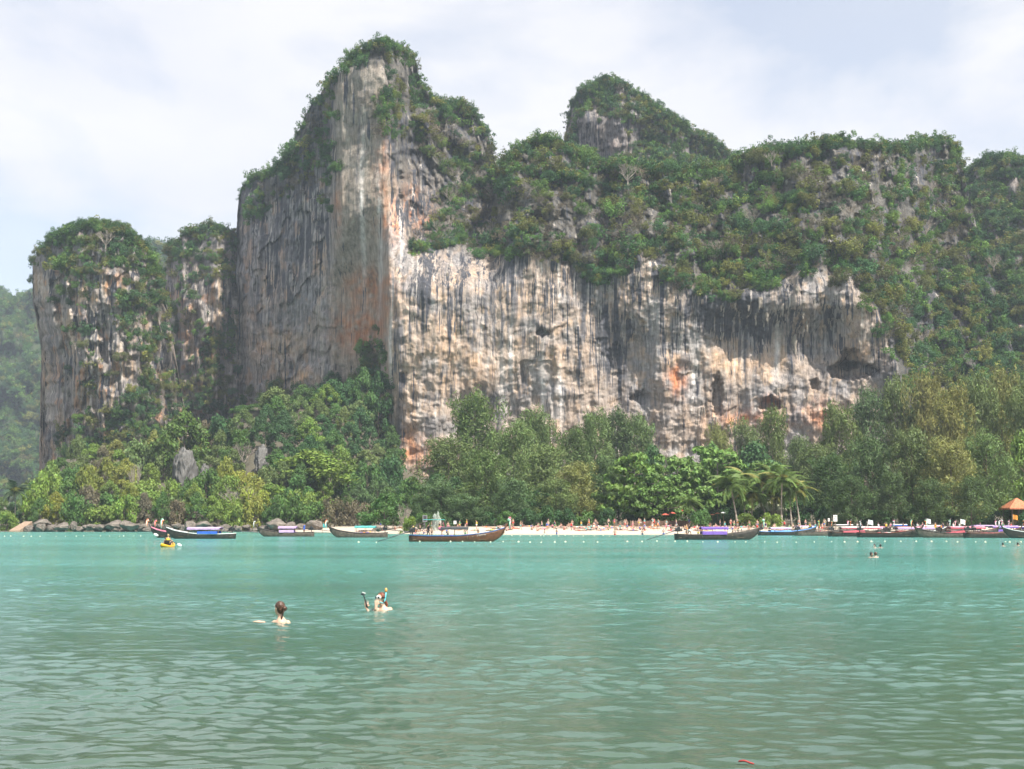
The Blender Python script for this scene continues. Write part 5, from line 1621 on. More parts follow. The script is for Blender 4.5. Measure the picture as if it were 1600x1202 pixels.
# painted white lettering on the bow, two lines too small to read
lt = MB()
gl = random.Random(8)
for row, zc, x0, x1 in ((0, .82, 2.05, 3.55), (1, .62, 2.1, 3.1)):
    x = x0
    while x < x1:
        w_ = gl.uniform(.05, .11)
        yb = -float(np.interp((x + 9.9 / 2) / 9.9, [0, .15, .45, .72, .9, 1], np.array([.58, .8, 1, .78, .36, .06]) * .95)) * .93 - .03
        h_ = gl.uniform(.08, .15)
        zz = zc + .16 * (x - 2.05)
        lt.box((x, yb, zz), (.018, .02, h_)).box((x + w_ * .5, yb, zz + h_ * gl.choice([-.4, .4])), (w_, .02, .022))
        if gl.random() < .5: lt.box((x + w_, yb, zz), (.018, .02, h_ * .8))
        x += w_ + gl.uniform(.05, .11)
lt.build('lettering', CLOTH['white'], bB, False)
boat('dark long-tail boat with a purple ribbed awning, under way to the right', 1121, 843.5, .03, 10.0, 1.75, 'dark', WOOD['grey'], ('purple', 'purple'), (-.20, .12), 1.5, 'purple', (-.19, .1), seats='purple', rib=('green', 'white'))
boat('dark long-tail boat with lilac awning and bright blue side tarp', 313, 842, PI - .06, 8.8, 1.8, 'dark', CLOTH['white'], ('lilac', 'lilac'), (-.30, .17), 1.45, 'blue', (-.27, .02), seats=None, rib=('orange', 'white', 'green'), shaft='up')
boat('dark long-tail boat half hidden behind the blue-tarp boat', 281, 840.5, PI - .18, 8.4, 1.7, 'dark', RIB['pink'], None, seats='purple', rib=('orange', 'white', 'orange'), shaft='up')
boat('long-tail boat hindmost of the three on the left, only its prow clear', 292, 839.2, PI - .1, 8.4, 1.7, 'grey', None, None, seats=None, rib=('orange', 'pink'), shaft=None)
boat('weathered grey long-tail boat with small lilac awning and man in blue', 446, 838.6, PI, 8.4, 1.6, 'grey', None, ('lilac', 'lilac'), (-.2, .12), 1.5, 'lilac', (-.16, .1), seats='purple', rib=('white',), shaft='up')
boat('weathered grey long-tail boat with a thin teal awning', 560, 840, PI, 8.0, 1.6, 'grey', None, ('teal', 'teal'), (-.30, .06), 1.6, None, seats='purple', rib=('white', 'orange'), shaft='up')
GB = 'boats moored off the right of the beach'
boat('blue-striped long-tail boat with white awning beside the dark purple-roofed one', 1230, 836.8, .04, 9.6, 1.8, 'dark', CAN['bluelight'], ('white', 'lilac'), (-.30, .05), 1.35, 'bluelight', (-.30, .05), seats=None, rib=('green', 'yellow'), shaft='up', group=GB)
boat('open long-tail boat without awning between the blue-striped and red-sided boats', 1284, 837.4, .1, 8.6, 1.7, 'grey', None, None, seats=None, rib=('orange',), shaft='up', group=GB)
boat('low dark long-tail boat with raised engine behind the open boat', 1302, 836.2, -.1, 8.2, 1.7, 'dark', None, None, seats='red', rib=('white',), shaft='up', group=GB)
boat('moored long-tail boat with white awning and red side tarp', 1344, 838.6, .06, 9.4, 1.8, 'dark', WOOD['brown'], ('white', 'red'), (-.32, .30), 1.45, 'red', (-.30, .05), seats='red', rib=('white', 'pink'), shaft='up', group=GB)
boat('moored long-tail boat with pale pink awning and blue and red sides', 1430, 839.6, .02, 9.0, 1.8, 'dark', CLOTH['white'], ('pink', 'lilac'), (-.30, .28), 1.45, 'red', (-.28, .0), seats='purple', rib=('white', 'green'), shaft='up', group=GB)
boat('moored long-tail boat with deep pink and red awning', 1512, 840.0, .05, 8.8, 1.8, 'dark', WOOD['brown'], ('pink', 'red'), (-.30, .26), 1.5, 'red', (-.30, -.08), seats='purple', rib=('pink', 'white'), shaft='up', group=GB)
boat('moored long-tail boat with lilac awning and purple sides near the right edge', 1570, 839.2, .08, 8.6, 1.8, 'grey', None, ('lilac', 'purple'), (-.24, .22), 1.6, 'purple', (-.2, .18), seats='purple', rib=('orange', 'green'), shaft='up', group=GB)
boat('moored long-tail boat cut by the right edge with white rail', 1622, 841.0, PI - .05, 9.0, 1.8, 'dark', CLOTH['white'], ('purple', 'lilac'), (-.2, .2), 1.4, None, seats='purple', rib=('white',), shaft='up', group=GB)
boat('long-tail boat with white roof just showing behind the red-sided boat', 1318, 834.6, .1, 8.6, 1.8, 'dark', None, ('white', 'dark'), (-.2, .2), 1.8, None, seats=None, rib=('white',), shaft='up', group=GB)
boat('long-tail boat with blue and white roof just showing behind the pink awning', 1408, 834.8, -.05, 8.6, 1.8, 'grey', None, ('white', 'blue'), (-.2, .12), 1.85, None, seats=None, rib=('white', 'green'), shaft='up', group=GB)
for i, (px, py, wood, can, lab) in enumerate([(1262, 835.0, 'dark', ('lilac', 'white'), 'long-tail boat with lilac roof behind the open boat at the left of the moored row'), (1366, 836.0, 'grey', ('pink', 'lilac'), 'grey long-tail boat with faded pink roof right of the red-sided boat'),
                                   (1390, 839.9, 'dark', None, 'empty black long-tail boat between the white and pale pink awnings'), (1455, 834.9, 'dark', ('white', 'pink'), 'long-tail boat with white roof behind the gap between the pink awnings'),
                                   (1478, 840.3, 'grey', None, 'low grey long-tail boat in front of the gap between the pink awnings'), (1538, 836.0, 'dark', ('lilac', 'dark'), 'dark long-tail boat with lilac roof behind the deep pink awning'),
                                   (1552, 840.6, 'dark', None, 'open dark long-tail boat in front of the lilac and purple boat'), (1600, 836.2, 'grey', ('white', 'purple'), 'grey long-tail boat with white roof behind the right-edge boat')]):
    boat(lab, px, py, people_rng.uniform(-.25, .25) + (PI if i % 3 == 1 else 0), people_rng.uniform(7.8, 9.2), 1.75, wood, None, can, (-.26, .2), people_rng.uniform(1.4, 1.7), None, seats='purple' if i % 2 else 'red', rib=('white', 'pink') if i % 2 else ('orange', 'green'), shaft='up', group=GB)
boat('long-tail boat between the pink awnings with only engine and posts visible', 1468, 836.6, .2, 8.6, 1.8, 'dark', None, None, seats='purple', rib=('orange',), shaft='up', group=GB)

# crews and passengers
def aboard(pose, px, py, z, label, rz=0.0, **k):
    p = on_water(px, py)
    person(pose, (p.x, p.y, z), rz, label, 'boat crews and passengers', **k)
aboard('walking', 669, 846.0, .26, 'helmsman in black standing at the stern of the brown boat', 1.4, shorts='black', shirt='black', skin=2, hair=0)
aboard('walking', 1077, 843.2, .26, 'helmsman in dark shirt and pale trousers standing on the purple-roofed boat', 1.4, shorts='white', shirt='black', skin=2, hair=0)
aboard('standing', 475, 838.4, .26, 'man all in blue standing on the lilac-awning boat', 1.0, shorts='blue', shirt='blue', skin=2, hair=0)
for i, (px, shirt, pose) in enumerate([(1266, 'yellow', 'standing'), (1274, 'turquoise', 'walking'), (1280, 'orange', 'standing'), (1340, 'white', 'standing'), (1345, 'navy', 'walking'), (1373, 'white', 'standing'), (1385, 'yellow', 'arms raised'), (1392, 'pink', 'standing'), (1412, 'navy', 'walking'),
                                       (1434, 'white', 'standing'), (1442, 'pink', 'standing'), (1462, 'orange', 'standing'), (1471, 'orange', 'sitting'), (1474, 'navy', 'standing'), (1481, 'black', 'walking'), (1490, 'white', 'arms raised'), (1500, 'white', 'standing'), (1532, 'navy', 'standing'), (1556, 'green', 'standing'), (1568, 'green', 'arms raised'), (1580, 'red', 'walking')]):
    aboard(pose, px, 836.0, .45 if pose != 'sitting' else 1.0, 'person in %s %s among the moored boats, %s' % (shirt, 'standing' if pose == 'standing' else 'seated' if pose == 'sitting' else 'stepping' if pose == 'walking' else 'with a raised arm', 'at the left end' if px < 1300 else 'by the red-sided boat' if px < 1400 else 'by the pink awnings' if px < 1520 else 'near the right edge'), people_rng.uniform(-1.5, 1.5), shorts=people_rng.choice(cols), shirt=shirt)

# ------------------------------------------------------------------ buoy lines
BW = mat('buoy_white', (0.66, 0.62, 0.50), .6, .25, 6); BY = mat('buoy_cap', (0.70, 0.62, 0.30), .5, .15, 6)
bf = MB().ell((0, 0, .06), (.19, .19, .17), 14, 10).mesh('float'); bf.materials.append(BW)
bb = MB().tube([(0, 0, .03), (0, 0, .075)], .2, 14).mesh('band'); bb.materials.append(BY)
be = MB().tube([(0, 0, .2), (0, 0, .3), (.05, 0, .32)], .025, 6).mesh('eye'); be.materials.append(BW)
def buoy(px, py, label, group, s=1.0):
    bj = random.Random(int(px * 7))
    s *= bj.uniform(.65, 1.1)
    p = on_water(px + bj.uniform(-4, 4), py + bj.uniform(-.45, .45))
    t = empty('buoy', (p.x, p.y, 0), px * .7, (s, s, s))
    t.rotation_euler = (.15 * math.sin(px), .15 * math.cos(px * 1.7), px)
    link('float', bf, None, t); link('band', bb, None, t); link('eye', be, None, t)
    tag(t, label, 'buoy', group)
for i, px in enumerate([560, 584, 653, 678, 701, 724, 744, 765, 787, 807, 826, 845, 866, 886, 911, 934, 981, 1005, 1028, 1052, 1075, 1099, 1122, 1145, 1169, 1194, 1218, 1246, 1274, 1296, 1317, 1339, 1361, 1384, 1407, 1431, 1455, 1479, 1500, 1522, 1543, 1568, 1574, 1597]):
    buoy(px, 847.2 + .6 * math.sin(px / 60) + (.8 if px < 600 else 0), '%s white buoy from the left in the long line in front of the boats' % nth(i), 'near buoy line', .5)
for i, px in enumerate([5, 20, 33, 52, 66, 88, 103, 118, 132, 160, 172, 183, 195, 207, 219]):
    buoy(px, 838.3, '%s white buoy from the left in the line off the left rocks' % nth(i), 'left buoy line', .5)
for i, px in enumerate([800, 812, 826, 842, 850, 864, 875, 884, 893, 899, 912, 925, 940, 956, 972]):
    buoy(px, 837.6 + .5 * math.sin(px), '%s small white buoy from the left close in to the sand' % nth(i), 'inner buoys', .45)

# ------------------------------------------------------------------ things behind the beach
M_RED = mat('umbrella_red', (0.55, 0.11, 0.07), .8, .15); M_BRN = mat('umbrella_rust', (0.40, 0.16, 0.08), .8, .15); M_POST = mat('post_wood', (0.16, 0.11, 0.07), .8, .2)
def umbrella(px, py_top, w, Y, m_, label):
    top = unproj(px, py_top, Y)
    x, gz = float(top[0]), float(land(float(top[0]), Y))
    h = float(top[2]) - gz
    r = w * .5 * Y / FPX
    t = empty('beach_umbrella', (x, Y, gz))
    MB().tube([(0, 0, 0), (0, 0, h)], .04, 7).build('pole', M_POST, t)
    cn = MB()
    for k in range(8):
        a0, a1 = k * PI / 4, (k + 1) * PI / 4
        p0, p1 = V((math.cos(a0) * r, math.sin(a0) * r, h - r * .42)), V((math.cos(a1) * r, math.sin(a1) * r, h - r * .42))
        md = (p0 + p1) / 2 * .985; md.z = h - r * .38
        ap = V((0, 0, h))
        cn.quad(ap, p0.lerp(ap, .5) + V((0, 0, .06)), md.lerp(ap, .5) + V((0, 0, .03)), p1.lerp(ap, .5) + V((0, 0, .06)))
        cn.quad(p0.lerp(ap, .5) + V((0, 0, .06)), p0, md, md.lerp(ap, .5) + V((0, 0, .03)))
        cn.quad(md.lerp(ap, .5) + V((0, 0, .03)), md, p1, p1.lerp(ap, .5) + V((0, 0, .06)))
    cn.build('canopy', m_, t)
    for k in range(8):
        a = k * PI / 4
        MB().tube([(0, 0, h - .05), (math.cos(a) * r * .97, math.sin(a) * r * .97, h - r * .44)], .015, 5).build('rib', M_POST, t)
    tag(t, label, 'umbrella')
umbrella(1040, 802, 14, 254, M_RED, 'red umbrella leftmost under the sea almonds')
umbrella(1050, 800, 13, 256, M_RED, 'red umbrella middle of three under the sea almonds')
umbrella(1067, 796, 14, 258, M_RED, 'red umbrella highest of three under the sea almonds')
umbrella(1113, 803, 10, 253, M_BRN, 'rust-brown umbrella left of the white one')
umbrella(1121, 801, 9, 256, M_BRN, 'rust-brown umbrella touching the white one')
umbrella(1130, 800, 9, 252, CLOTH['white'], 'white umbrella beneath the leaning palm')

def hip_house(name, px0, px1, py_ridge, py_eave, Y, depth, roofm, wallm, label, cat, walls=True, over=.7):
    a, b_ = unproj(px0, py_eave, Y), unproj(px1, py_eave, Y)
    rz = float(unproj((px0 + px1) / 2, py_ridge, Y)[2])
    x0, x1, ez = float(a[0]), float(b_[0]), float(a[2])
    xc, w = (x0 + x1) / 2, x1 - x0
    gz = float(land(xc, Y)) - .15
    t = empty(name, (xc, Y + depth / 2, gz))
    ez -= gz; rz -= gz
    # stepped roof courses
    n = 9
    rf = MB()
    ridge = max(.3, w - depth) / 2
    for k in range(n):
        f0, f1 = k / n, (k + 1) / n + .012
        def ring(f, dz):
            hx = w / 2 + (ridge * .5 - w / 2) * f
            hy = depth / 2 * (1 - f) + .02
            z = ez + (rz - ez) * f + dz
            return [V((-hx, -hy, z)), V((hx, -hy, z)), V((hx, hy, z)), V((-hx, hy, z))]
        r0, r1 = ring(f0, .05), ring(f1, .03)
        for i in range(4):
            rf.quad(r0[i], r0[(i + 1) % 4], r1[(i + 1) % 4], r1[i])
        r2 = ring(f0, -.03)
        for i in range(4):
            rf.quad(r2[i], r2[(i + 1) % 4], r0[(i + 1) % 4], r0[i])
    roof = rf.build('roof', roofm, t, False)
    fa = MB()
    for s in (-1, 1):
        fa.box((0, s * depth / 2, ez - .14), (w + .1, .08, .22)).box((s * w / 2, 0, ez - .14), (.08, depth - .1, .22))
    fa.build('fascia', roofm if not walls else wallm, roof, False)
    for sx_ in (-1, -.33, .33, 1):
        for sy_ in (-1, 1):
            MB().box((sx_ * (w / 2 - over), sy_ * (depth / 2 - over), ez / 2 - .1), (.2, .2, ez)).build('post', M_POST, t, False)
    MB().box((0, 0, .22), (w - .6, depth - .6, .3)).build('floor', M_POST, t, False)
    if walls:
        MB().box((0, depth * .1, ez / 2), (w - 2.2 * over, depth * .5, ez - .1)).build('wall', wallm, t, False)
        for k in (-1, 1):
            wd = MB().box((k * w * .2, -depth * .155, ez * .5), (w * .16, .06, ez * .35)).build('window', mat('dark_window', (0.03, 0.035, 0.04), .15, .1), t, False)
            MB().box((k * w * .2, -depth * .155 - .035, ez * .5), (.05, .03, ez * .35)).box((k * w * .2, -depth * .155 - .036, ez * .675), (w * .17, .03, .06)).build('frame', wallm, wd, False)
        MB().box((0, -depth * .155, ez * .33), (w * .13, .06, ez * .55)).build('door', M_POST, t, False)
    else:
        for s in (-1, 1):
            MB().box((0, s * (depth / 2 - over), .95), (w - 2 * over - .25, .06, .08)).box((0, s * (depth / 2 - over), .6), (w - 2 * over - .25, .05, .05)).build('railing', M_POST, t, False)
    tag(t, label, cat)
hip_house('bungalow', 1186, 1230, 770, 797, 266, 7.0, mat('roof_cream', (0.42, 0.44, 0.27), .6, .12), mat('wall_cream', (0.5, 0.46, 0.34), .8, .1), 'cream-roofed bungalow half hidden behind the coconut palms', 'house')
hip_house('pavilion', 1578, 1618, 778, 794, 258, 6.0, mat('roof_terracotta', (0.52, 0.19, 0.09), .75, .28, 2.5), None, 'open pavilion with faded orange tiled roof at the right edge', 'pavilion', walls=False)

# low brown retaining wall with posts behind the sunbathers
wl_ = empty('beach_wall', (0, 0, 0))
for i in range(16):
    px0, px1 = 984 + i * 7.6, 984 + (i + 1) * 7.6
    Y = 252.5
    xa, xb = (px0 - 800) / FPX * Y, (px1 - 800) / FPX * Y
    gz = float(land((xa + xb) / 2, Y))
    MB().box(((xa + xb) / 2, Y, gz + .5), (xb - xa - .02, .18, 1.15)).build('panel', mat('wall_brown', (0.14, 0.085, 0.06), .85, .2, 3), wl_, False)
    MB().box((xa, Y - .03, gz + .55), (.2, .28, 1.3)).build('post', M_POST, wl_, False)
tag(wl_, 'low dark brown wall at the back of the sand under the sea almonds', 'wall')

def board(name, px, py0, py1, w, Y, m_, label, lines=0, frame=None):
    a, b_ = unproj(px, py0, Y), unproj(px, py1, Y)
    x, z1, z0 = float(a[0]), float(a[2]), float(b_[2])
    gz = float(land(x, Y))
    wd = w * Y / FPX
    t = empty(name, (x, Y, gz))
    z1 -= gz; z0 -= gz
    for s in ((-1, 1) if wd > 1 else (0,)):
        MB().box((s * wd * .45, .06, z1 / 2), (.09, .09, z1 + .02)).build('post', M_POST if not frame else frame, t, False)
    pn = MB().box((0, 0, (z0 + z1) / 2), (wd, .05, z1 - z0)).build('panel', m_, t, False)
    if frame:
        h = z1 - z0
        MB().box((0, -.03, z1), (wd + .16, .1, .14)).box((0, -.03, z0), (wd + .16, .1, .14)).box((-wd / 2, -.03, (z0 + z1) / 2), (.14, .098, h - .1)).box((wd / 2, -.03, (z0 + z1) / 2), (.14, .098, h - .1)).build('frame', frame, pn, False)
    if lines:
        g = random.Random(int(px))
        ln = MB()
        for k in range(lines):
            zz = z1 - (z1 - z0) * (k + .8) / (lines + .6)
            xx = -wd * .36
            while xx < wd * .3:
                q = g.uniform(.06, .16) * wd
                ln.box((xx + q / 2, -.031, zz), (q, .012, (z1 - z0) / (lines + 1) * .42))
                xx += q + .06 * wd
        ln.build('lettering', CLOTH['black'], pn, False)
    tag(t, label, 'sign')
board('notice_frame', 664, 806, 815, 6, 246, mat('notice_dark', (0.05, 0.045, 0.05), .7, .1), 'grey-framed dark notice board on the sand behind the brown boat', 0, mat('frame_grey', (0.22, 0.21, 0.23), .7, .1))
board('sign_board', 711, 814, 819, 4.5, 243, CLOTH['white'], 'small white sign on the beach behind the brown boat roof', 2)
board('sign_board', 1305, 805, 815, 6, 232, CLOTH['white'], 'tall white sign with dark lettering behind the moored boats', 3)
board('sign_board', 1295, 810, 815, 3, 234, CLOTH['white'], 'little white sign left of the tall lettered sign', 1)
def flag(px, py0, Y, m_, label):
    a = unproj(px, py0, Y)
    gz = max(0, float(land(float(a[0]), Y)))
    h = float(a[2]) - gz
    t = empty('flag', (float(a[0]), Y, gz))
    MB().tube([(0, 0, -.3), (.05, 0, h)], .03, 6).build('pole', M_POST, t)
    fl = MB()
    for i in range(6):
        for s in (0, .012):
            x0, x1 = .05 + i * .13, .05 + (i + 1) * .13
            y0, y1 = .08 * math.sin(i * 1.3) + s, .08 * math.sin((i + 1) * 1.3) + s
            fl.quad((x0, y0, h - .1 * i * .3), (x1, y1, h - .1 * (i + 1) * .3), (x1, y1, h - .75 - .03 * (i + 1)), (x0, y0, h - .75 - .03 * i))
    fl.build('cloth', m_, t)
    tag(t, label, 'flag')
flag(1356, 812, 205, CLOTH['white'], 'white flag on a thin pole behind the red-sided boat')
flag(1446, 810, 205, CLOTH['white'], 'white flag on a thin pole behind the pale pink awning')
flag(1582, 804, 205, CLOTH['orange'], 'orange flag on a pole by the lilac awning at right')
flag(1500, 811, 205, CLOTH['white'], 'white flag on a pole behind the deep pink awning')
flag(504, 818, 262, CLOTH['turquoise'], 'thin blue-white flag curving by the teal-awning boat prow')

# sandy ramp at the far left
rp_ = MB()
p0 = [float(v) for v in unproj(24, 830, 316)]
rp_.v += [(p0[0] - 1.4, 315, -.5), (p0[0] + 1.4, 315, -.5), (p0[0] + 1.4, 315, .4), (p0[0] - 1.2, 315, .4), (p0[0] - .7, 323, -.5), (p0[0] + 1.5, 323, -.5), (p0[0] + 1.5, 323, 2.6), (p0[0] - .5, 323, 2.6)]
rp_.f += [(0, 1, 2, 3), (4, 7, 6, 5), (3, 2, 6, 7), (0, 3, 7, 4), (1, 5, 6, 2), (0, 4, 5, 1)]
o = rp_.build('ramp', mat('ramp_concrete', (0.30, 0.21, 0.145), .9, .15, 2), smooth=False, bevel=.08)
tag(o, 'small tan ramp running down to the water at far left', 'ramp')

# ------------------------------------------------------------------ kayak and paddler
kp = on_water(262, 855)
kt = empty('kayak', (kp.x, kp.y, 0), R(88))
kv, kf = [], []
SK = np.linspace(0, 1, 13)
for s in SK:
    x = (s - .5) * 3.3
    hw = .38 * math.sin(math.pi * s) ** .6 + .01
    zt, zb = .2 + .16 * abs(2 * s - 1) ** 2.4, -.1 + .22 * abs(2 * s - 1) ** 3
    cw = .26 if .25 < s < .7 else .0
    for a in np.linspace(0, 2 * PI, 13)[:-1]:
        y, z = hw * math.cos(a), (zt + zb) / 2 + (zt - zb) / 2 * math.sin(a)
        if math.sin(a) > .7 and cw: z -= .1
        kv.append((x, y, z))
for i in range(12):
    for k in range(12):
        kf.append((i * 12 + k, i * 12 + (k + 1) % 12, (i + 1) * 12 + (k + 1) % 12, (i + 1) * 12 + k))
kf += [tuple(range(12)), tuple(reversed(range(144, 156)))]
mb = MB(); mb.v, mb.f = kv, kf
mb.build('hull', mat('kayak_yellow', (0.75, 0.38, 0.02), .35, .08), kt)
MB().box((-.25, 0, .35), (.08, .42, .36)).build('seat_back', CLOTH['black'], kt, True, .02)
tag(kt, 'yellow sit-on kayak seen end-on in front of the blue-tarp boat', 'kayak')
kper = person('sitting', (kp.x + .02, kp.y + .12, .10), R(172), 'paddler in yellow life vest and pale cap on the yellow kayak', None, 'navy', 'yellow', 1, 2)
pd = empty('paddle', (kp.x, kp.y - .05, .62), 0)
MB().tube([(-.75, 0, .28), (0, 0, 0), (.78, 0, -.36)], .02, 7).build('shaft', CLOTH['black'], pd)
for s, z in ((-1, .34), (1, -.45)):
    MB().ell((s * .93, 0, z), (.21, .02, .1), 12, 8, rot=Matrix.Rotation(.42, 3, 'Y')).build('blade', CLOTH['white'], pd)
tag(pd, 'white-bladed paddle held across the yellow kayak', 'paddle')

# ------------------------------------------------------------------ swimmers near the camera
def finger(mb, base, d, bend, L, r=.0085):
    d = V(d).normalized(); bend = V(bend)
    p = V(base); pts, rad = [p.copy()], [r]
    for k, f in enumerate((.45, .32, .23)):
        d = (d + bend * .35).normalized()
        p = p + d * L * f
        pts.append(p.copy()); rad.append(r * (1 - .12 * (k + 1)))
    mb.tube(pts, rad, 7)
def hand(mb, wrist, fwd, across, normal, curl, s=1.0):
    """palm, four unequal bent fingers and a thumb leaving its side"""
    fwd, across, normal = V(fwd).normalized(), V(across).normalized(), V(normal).normalized()
    w = V(wrist)
    for q in (-.5, -.17, .17, .5):
        mb.tube([w + across * q * .03 * s, w + fwd * .045 * s + across * q * .062 * s, w + fwd * .095 * s + across * q * .078 * s], [.018 * s, .017 * s, .014 * s], 7)
    for q, L in ((-.5, .062), (-.17, .076), (.17, .08), (.5, .07)):
        finger(mb, w + fwd * .095 * s + across * q * .078 * s, fwd + across * q * .25, normal * curl, L * s)
    finger(mb, w + fwd * .03 * s + across * .035 * s, fwd * .6 + across * .9, normal * curl * .5 + fwd * .3, .062 * s, .0105)
def head(mb, c, f, up=V((0, 0, 1))):
    """head looking along f: skull, jaw, brow, nose, lips, ears"""
    f = V(f).normalized(); sd = f.cross(up).normalized()
    rot = Matrix((sd, f, up)).transposed()
    c = V(c)
    mb.ell(c + up * .025 - f * .01, (.076, .092, .092), 16, 12, rot=rot)
    mb.ell(c - up * .045 + f * .028, (.056, .058, .066), 14, 10, rot=rot)
    mb.ell(c - up * .098 + f * .062, (.024, .02, .018), 10, 8, rot=rot)
    mb.tube([c + up * .022 + f * .08, c - up * .012 + f * .1, c - up * .03 + f * .108], [.009, .012, .014], 8)
    mb.ell(c - up * .062 + f * .083, (.025, .012, .012), 10, 8, rot=rot)
    for s in (-1, 1):
        mb.ell(c + up * .035 + f * .074 + sd * s * .032, (.026, .012, .008), 8, 6, rot=rot)
        mb.ell(c + up * .0 - f * .008 + sd * s * .078, (.012, .022, .034), 10, 8, rot=rot)
    return sd
# woman with her hair in a bun, seen from behind, looking left
wp = on_water(437, 973.5)
mb = MB()
f = V((-.78, .62, 0)).normalized(); sd = f.cross(V((0, 0, 1)))
hc = V((-.015, 0, .215))
head(mb, hc, f)
mb.tube([(.035, -.02, -.12), (.03, -.015, -.02), (.015, -.005, .06), (.0, 0, .13)], [.125, .10, .052, .05], 12)
bs = V((1, -.25, 0)).normalized()
mb.ell((.03, -.01, -.05), (.13, .085, .085), 14, 10)
mb.ell((.025, -.01, .0), (.075, .06, .06), 12, 9)
for s in (-1, 1):
    sh_ = V((.03, -.01, -.05)) + bs * .118 * s
    mb.ell(sh_, (.06, .055, .06), 10, 8)
    if s < 0:
        mb.tube([sh_, sh_ + V((-.14, .06, -.05)), sh_ + V((-.25, .08, .012))], [.05, .042, .03], 9)
        hand(mb, sh_ + V((-.25, .08, .012)), (-1, .05, .12), (.1, 1, .1), (0, 0, -1), .3)
    else:
        mb.tube([sh_, sh_ + V((.1, .04, -.12)), sh_ + V((.12, .16, -.2))], [.05, .042, .03], 9)
mb.tube([(.035, -.02, -.1), (.04, -.02, -.4)], [.13, .12], 12)
wt = empty('person', (wp.x, wp.y, 0.045))
bo = link('body', fuse(mb, .0075, 5), mat('skin_wet', (0.60, 0.37, 0.26), .38, .07, 9), wt)
hm = MB()
def strand(d):
    return 1 + .03 * math.sin(9 * math.atan2(d.y, d.x) + 5 * d.z)
hm.ell(hc + V((0, 0, .036)) - f * .022, (.09, .09, .092), 22, 16, strand)
hm.ell(hc - f * .048 + V((0, 0, -.02)), (.07, .07, .08), 16, 12, strand)
hm.ell(hc + sd * .07 * (1 if (sd.x > 0) else -1) - f * .02 + V((0, 0, -.02)), (.03, .03, .06), 10, 8)
bun = hc - f * .125 + V((.012, 0, .0))
hm.ell(bun, (.046, .046, .05), 16, 12, lambda d: 1 + .09 * math.sin(5 * math.atan2(d.z, d.x) + 7 * d.y))
hm.tube([bun + V((.0, -.02, -.02)), bun + V((-.02, -.03, -.08)), (.045, -.075, .02), (.055, -.1, -.05)], [.02, .016, .014, .008], 7)
HB = mat('hair_wet_brown', (0.075, 0.036, 0.02), .38, .5, 30, bump=.4)
link('hair', fuse(hm, .007, 2), HB, wt)
tag(wt, 'woman with brown hair in a bun, seen from behind, shoulder-deep in the water', 'person')

# snorkeller pinching the mask, snorkel up, holding a camera stick
sp = on_water(595.5, 953.5)
S_ = 26.3 / FPX
mb = MB()
f = V((-.62, -.78, 0)).normalized(); sd = f.cross(V((0, 0, 1)))
hc = V((-.005, 0, .185))
head(mb, hc, f)
mb.tube([(.04, .03, -.3), (.04, .03, -.08), (.02, .02, .03), (.0, .01, .1)], [.13, .11, .055, .05], 12)
mb.ell((.05, .03, -.06), (.14, .09, .085), 14, 10)
mb.ell((.04, .02, .0), (.075, .06, .055), 12, 9)
for s in (-1, 1):
    mb.ell(V((.05, .03, -.045)) + V((.125 * s, .02 * s, 0)), (.06, .055, .055), 10, 8)
# right arm up to the nose
mb.tube([(-.1, .01, -.05), (-.14, -.13, -.1), (-.09, -.17, -.02), (-.085, -.165, .05)], [.05, .042, .036, .027], 9)
hand(mb, (-.085, -.165, .05), (.12, .12, 1), (1, -.2, 0), (0, 1, 0), .45, .95)
# left arm reaching out to the stick
mb.tube([(.2, .03, -.06), (.05, -.2, -.2), (-.22, -.2, -.1), (-.285, -.2, .02)], [.05, .042, .034, .026], 9)
hand(mb, (-.285, -.2, .02), (.05, 0, 1), (1, .1, -.25), (0, 1, .1), .95, .9)
st_ = empty('person', (sp.x, sp.y, 0.05))
link('body', fuse(mb, .0075, 5), mat('skin_wet', (0.60, 0.37, 0.26), .38, .07, 9), st_)
hm = MB()
hm.ell(hc + V((0, 0, .045)) - f * .025, (.092, .092, .085), 22, 16, strand)
hm.ell(hc - f * .055 + V((0, 0, -.03)), (.068, .068, .08), 16, 12, strand)
hm.tube([hc - f * .08 + V((.02, 0, -.04)), hc - f * .1 + V((.05, 0, -.12)), (.1, .08, .0)], [.035, .03, .02], 8)
link('hair', fuse(hm, .007, 2), mat('hair_wet_auburn', (0.20, 0.055, 0.022), .35, .5, 30, bump=.4), st_)
mk = MB()
rot = Matrix((sd, f, V((0, 0, 1)))).transposed()
mk.ell(hc + f * .088 + V((0, 0, .022)), (.078, .03, .042), 16, 10, lambda d: 1 + .06 * math.cos(4 * math.atan2(d.z, d.x)), rot)
ms = link('mask', mk.mesh('mask'), CLOTH['white'], st_)
ln = MB()
for s in (-1, 1):
    ln.ell(hc + f * .106 + sd * s * .036 + V((0, 0, .024)), (.03, .016, .028), 12, 8, None, rot)
link('lens', ln.mesh('lens'), mat('mask_lens', (0.03, 0.05, 0.06), .08, .1), ms)
sb = MB()
ringp = [hc + (f * math.cos(a) * .1 + sd * math.sin(a) * .094) + V((0, 0, .022)) for a in np.linspace(.9, 5.38, 15)]
sb.tube(ringp, .014, 6)
link('strap', sb.mesh('strap'), CLOTH['black'], ms)
sn = MB().tube([hc + f * .09 + V((.03, 0, -.065)), (.05, -.07, .09), (.075, -.05, .14), (.088, -.03, .22), (.1, -.02, .33)], [.013, .014, .015, .015, .015], 9)
sno = link('snorkel', sn.mesh('snorkel'), mat('snorkel_cyan', (0.12, 0.55, 0.62), .3, .06), st_)
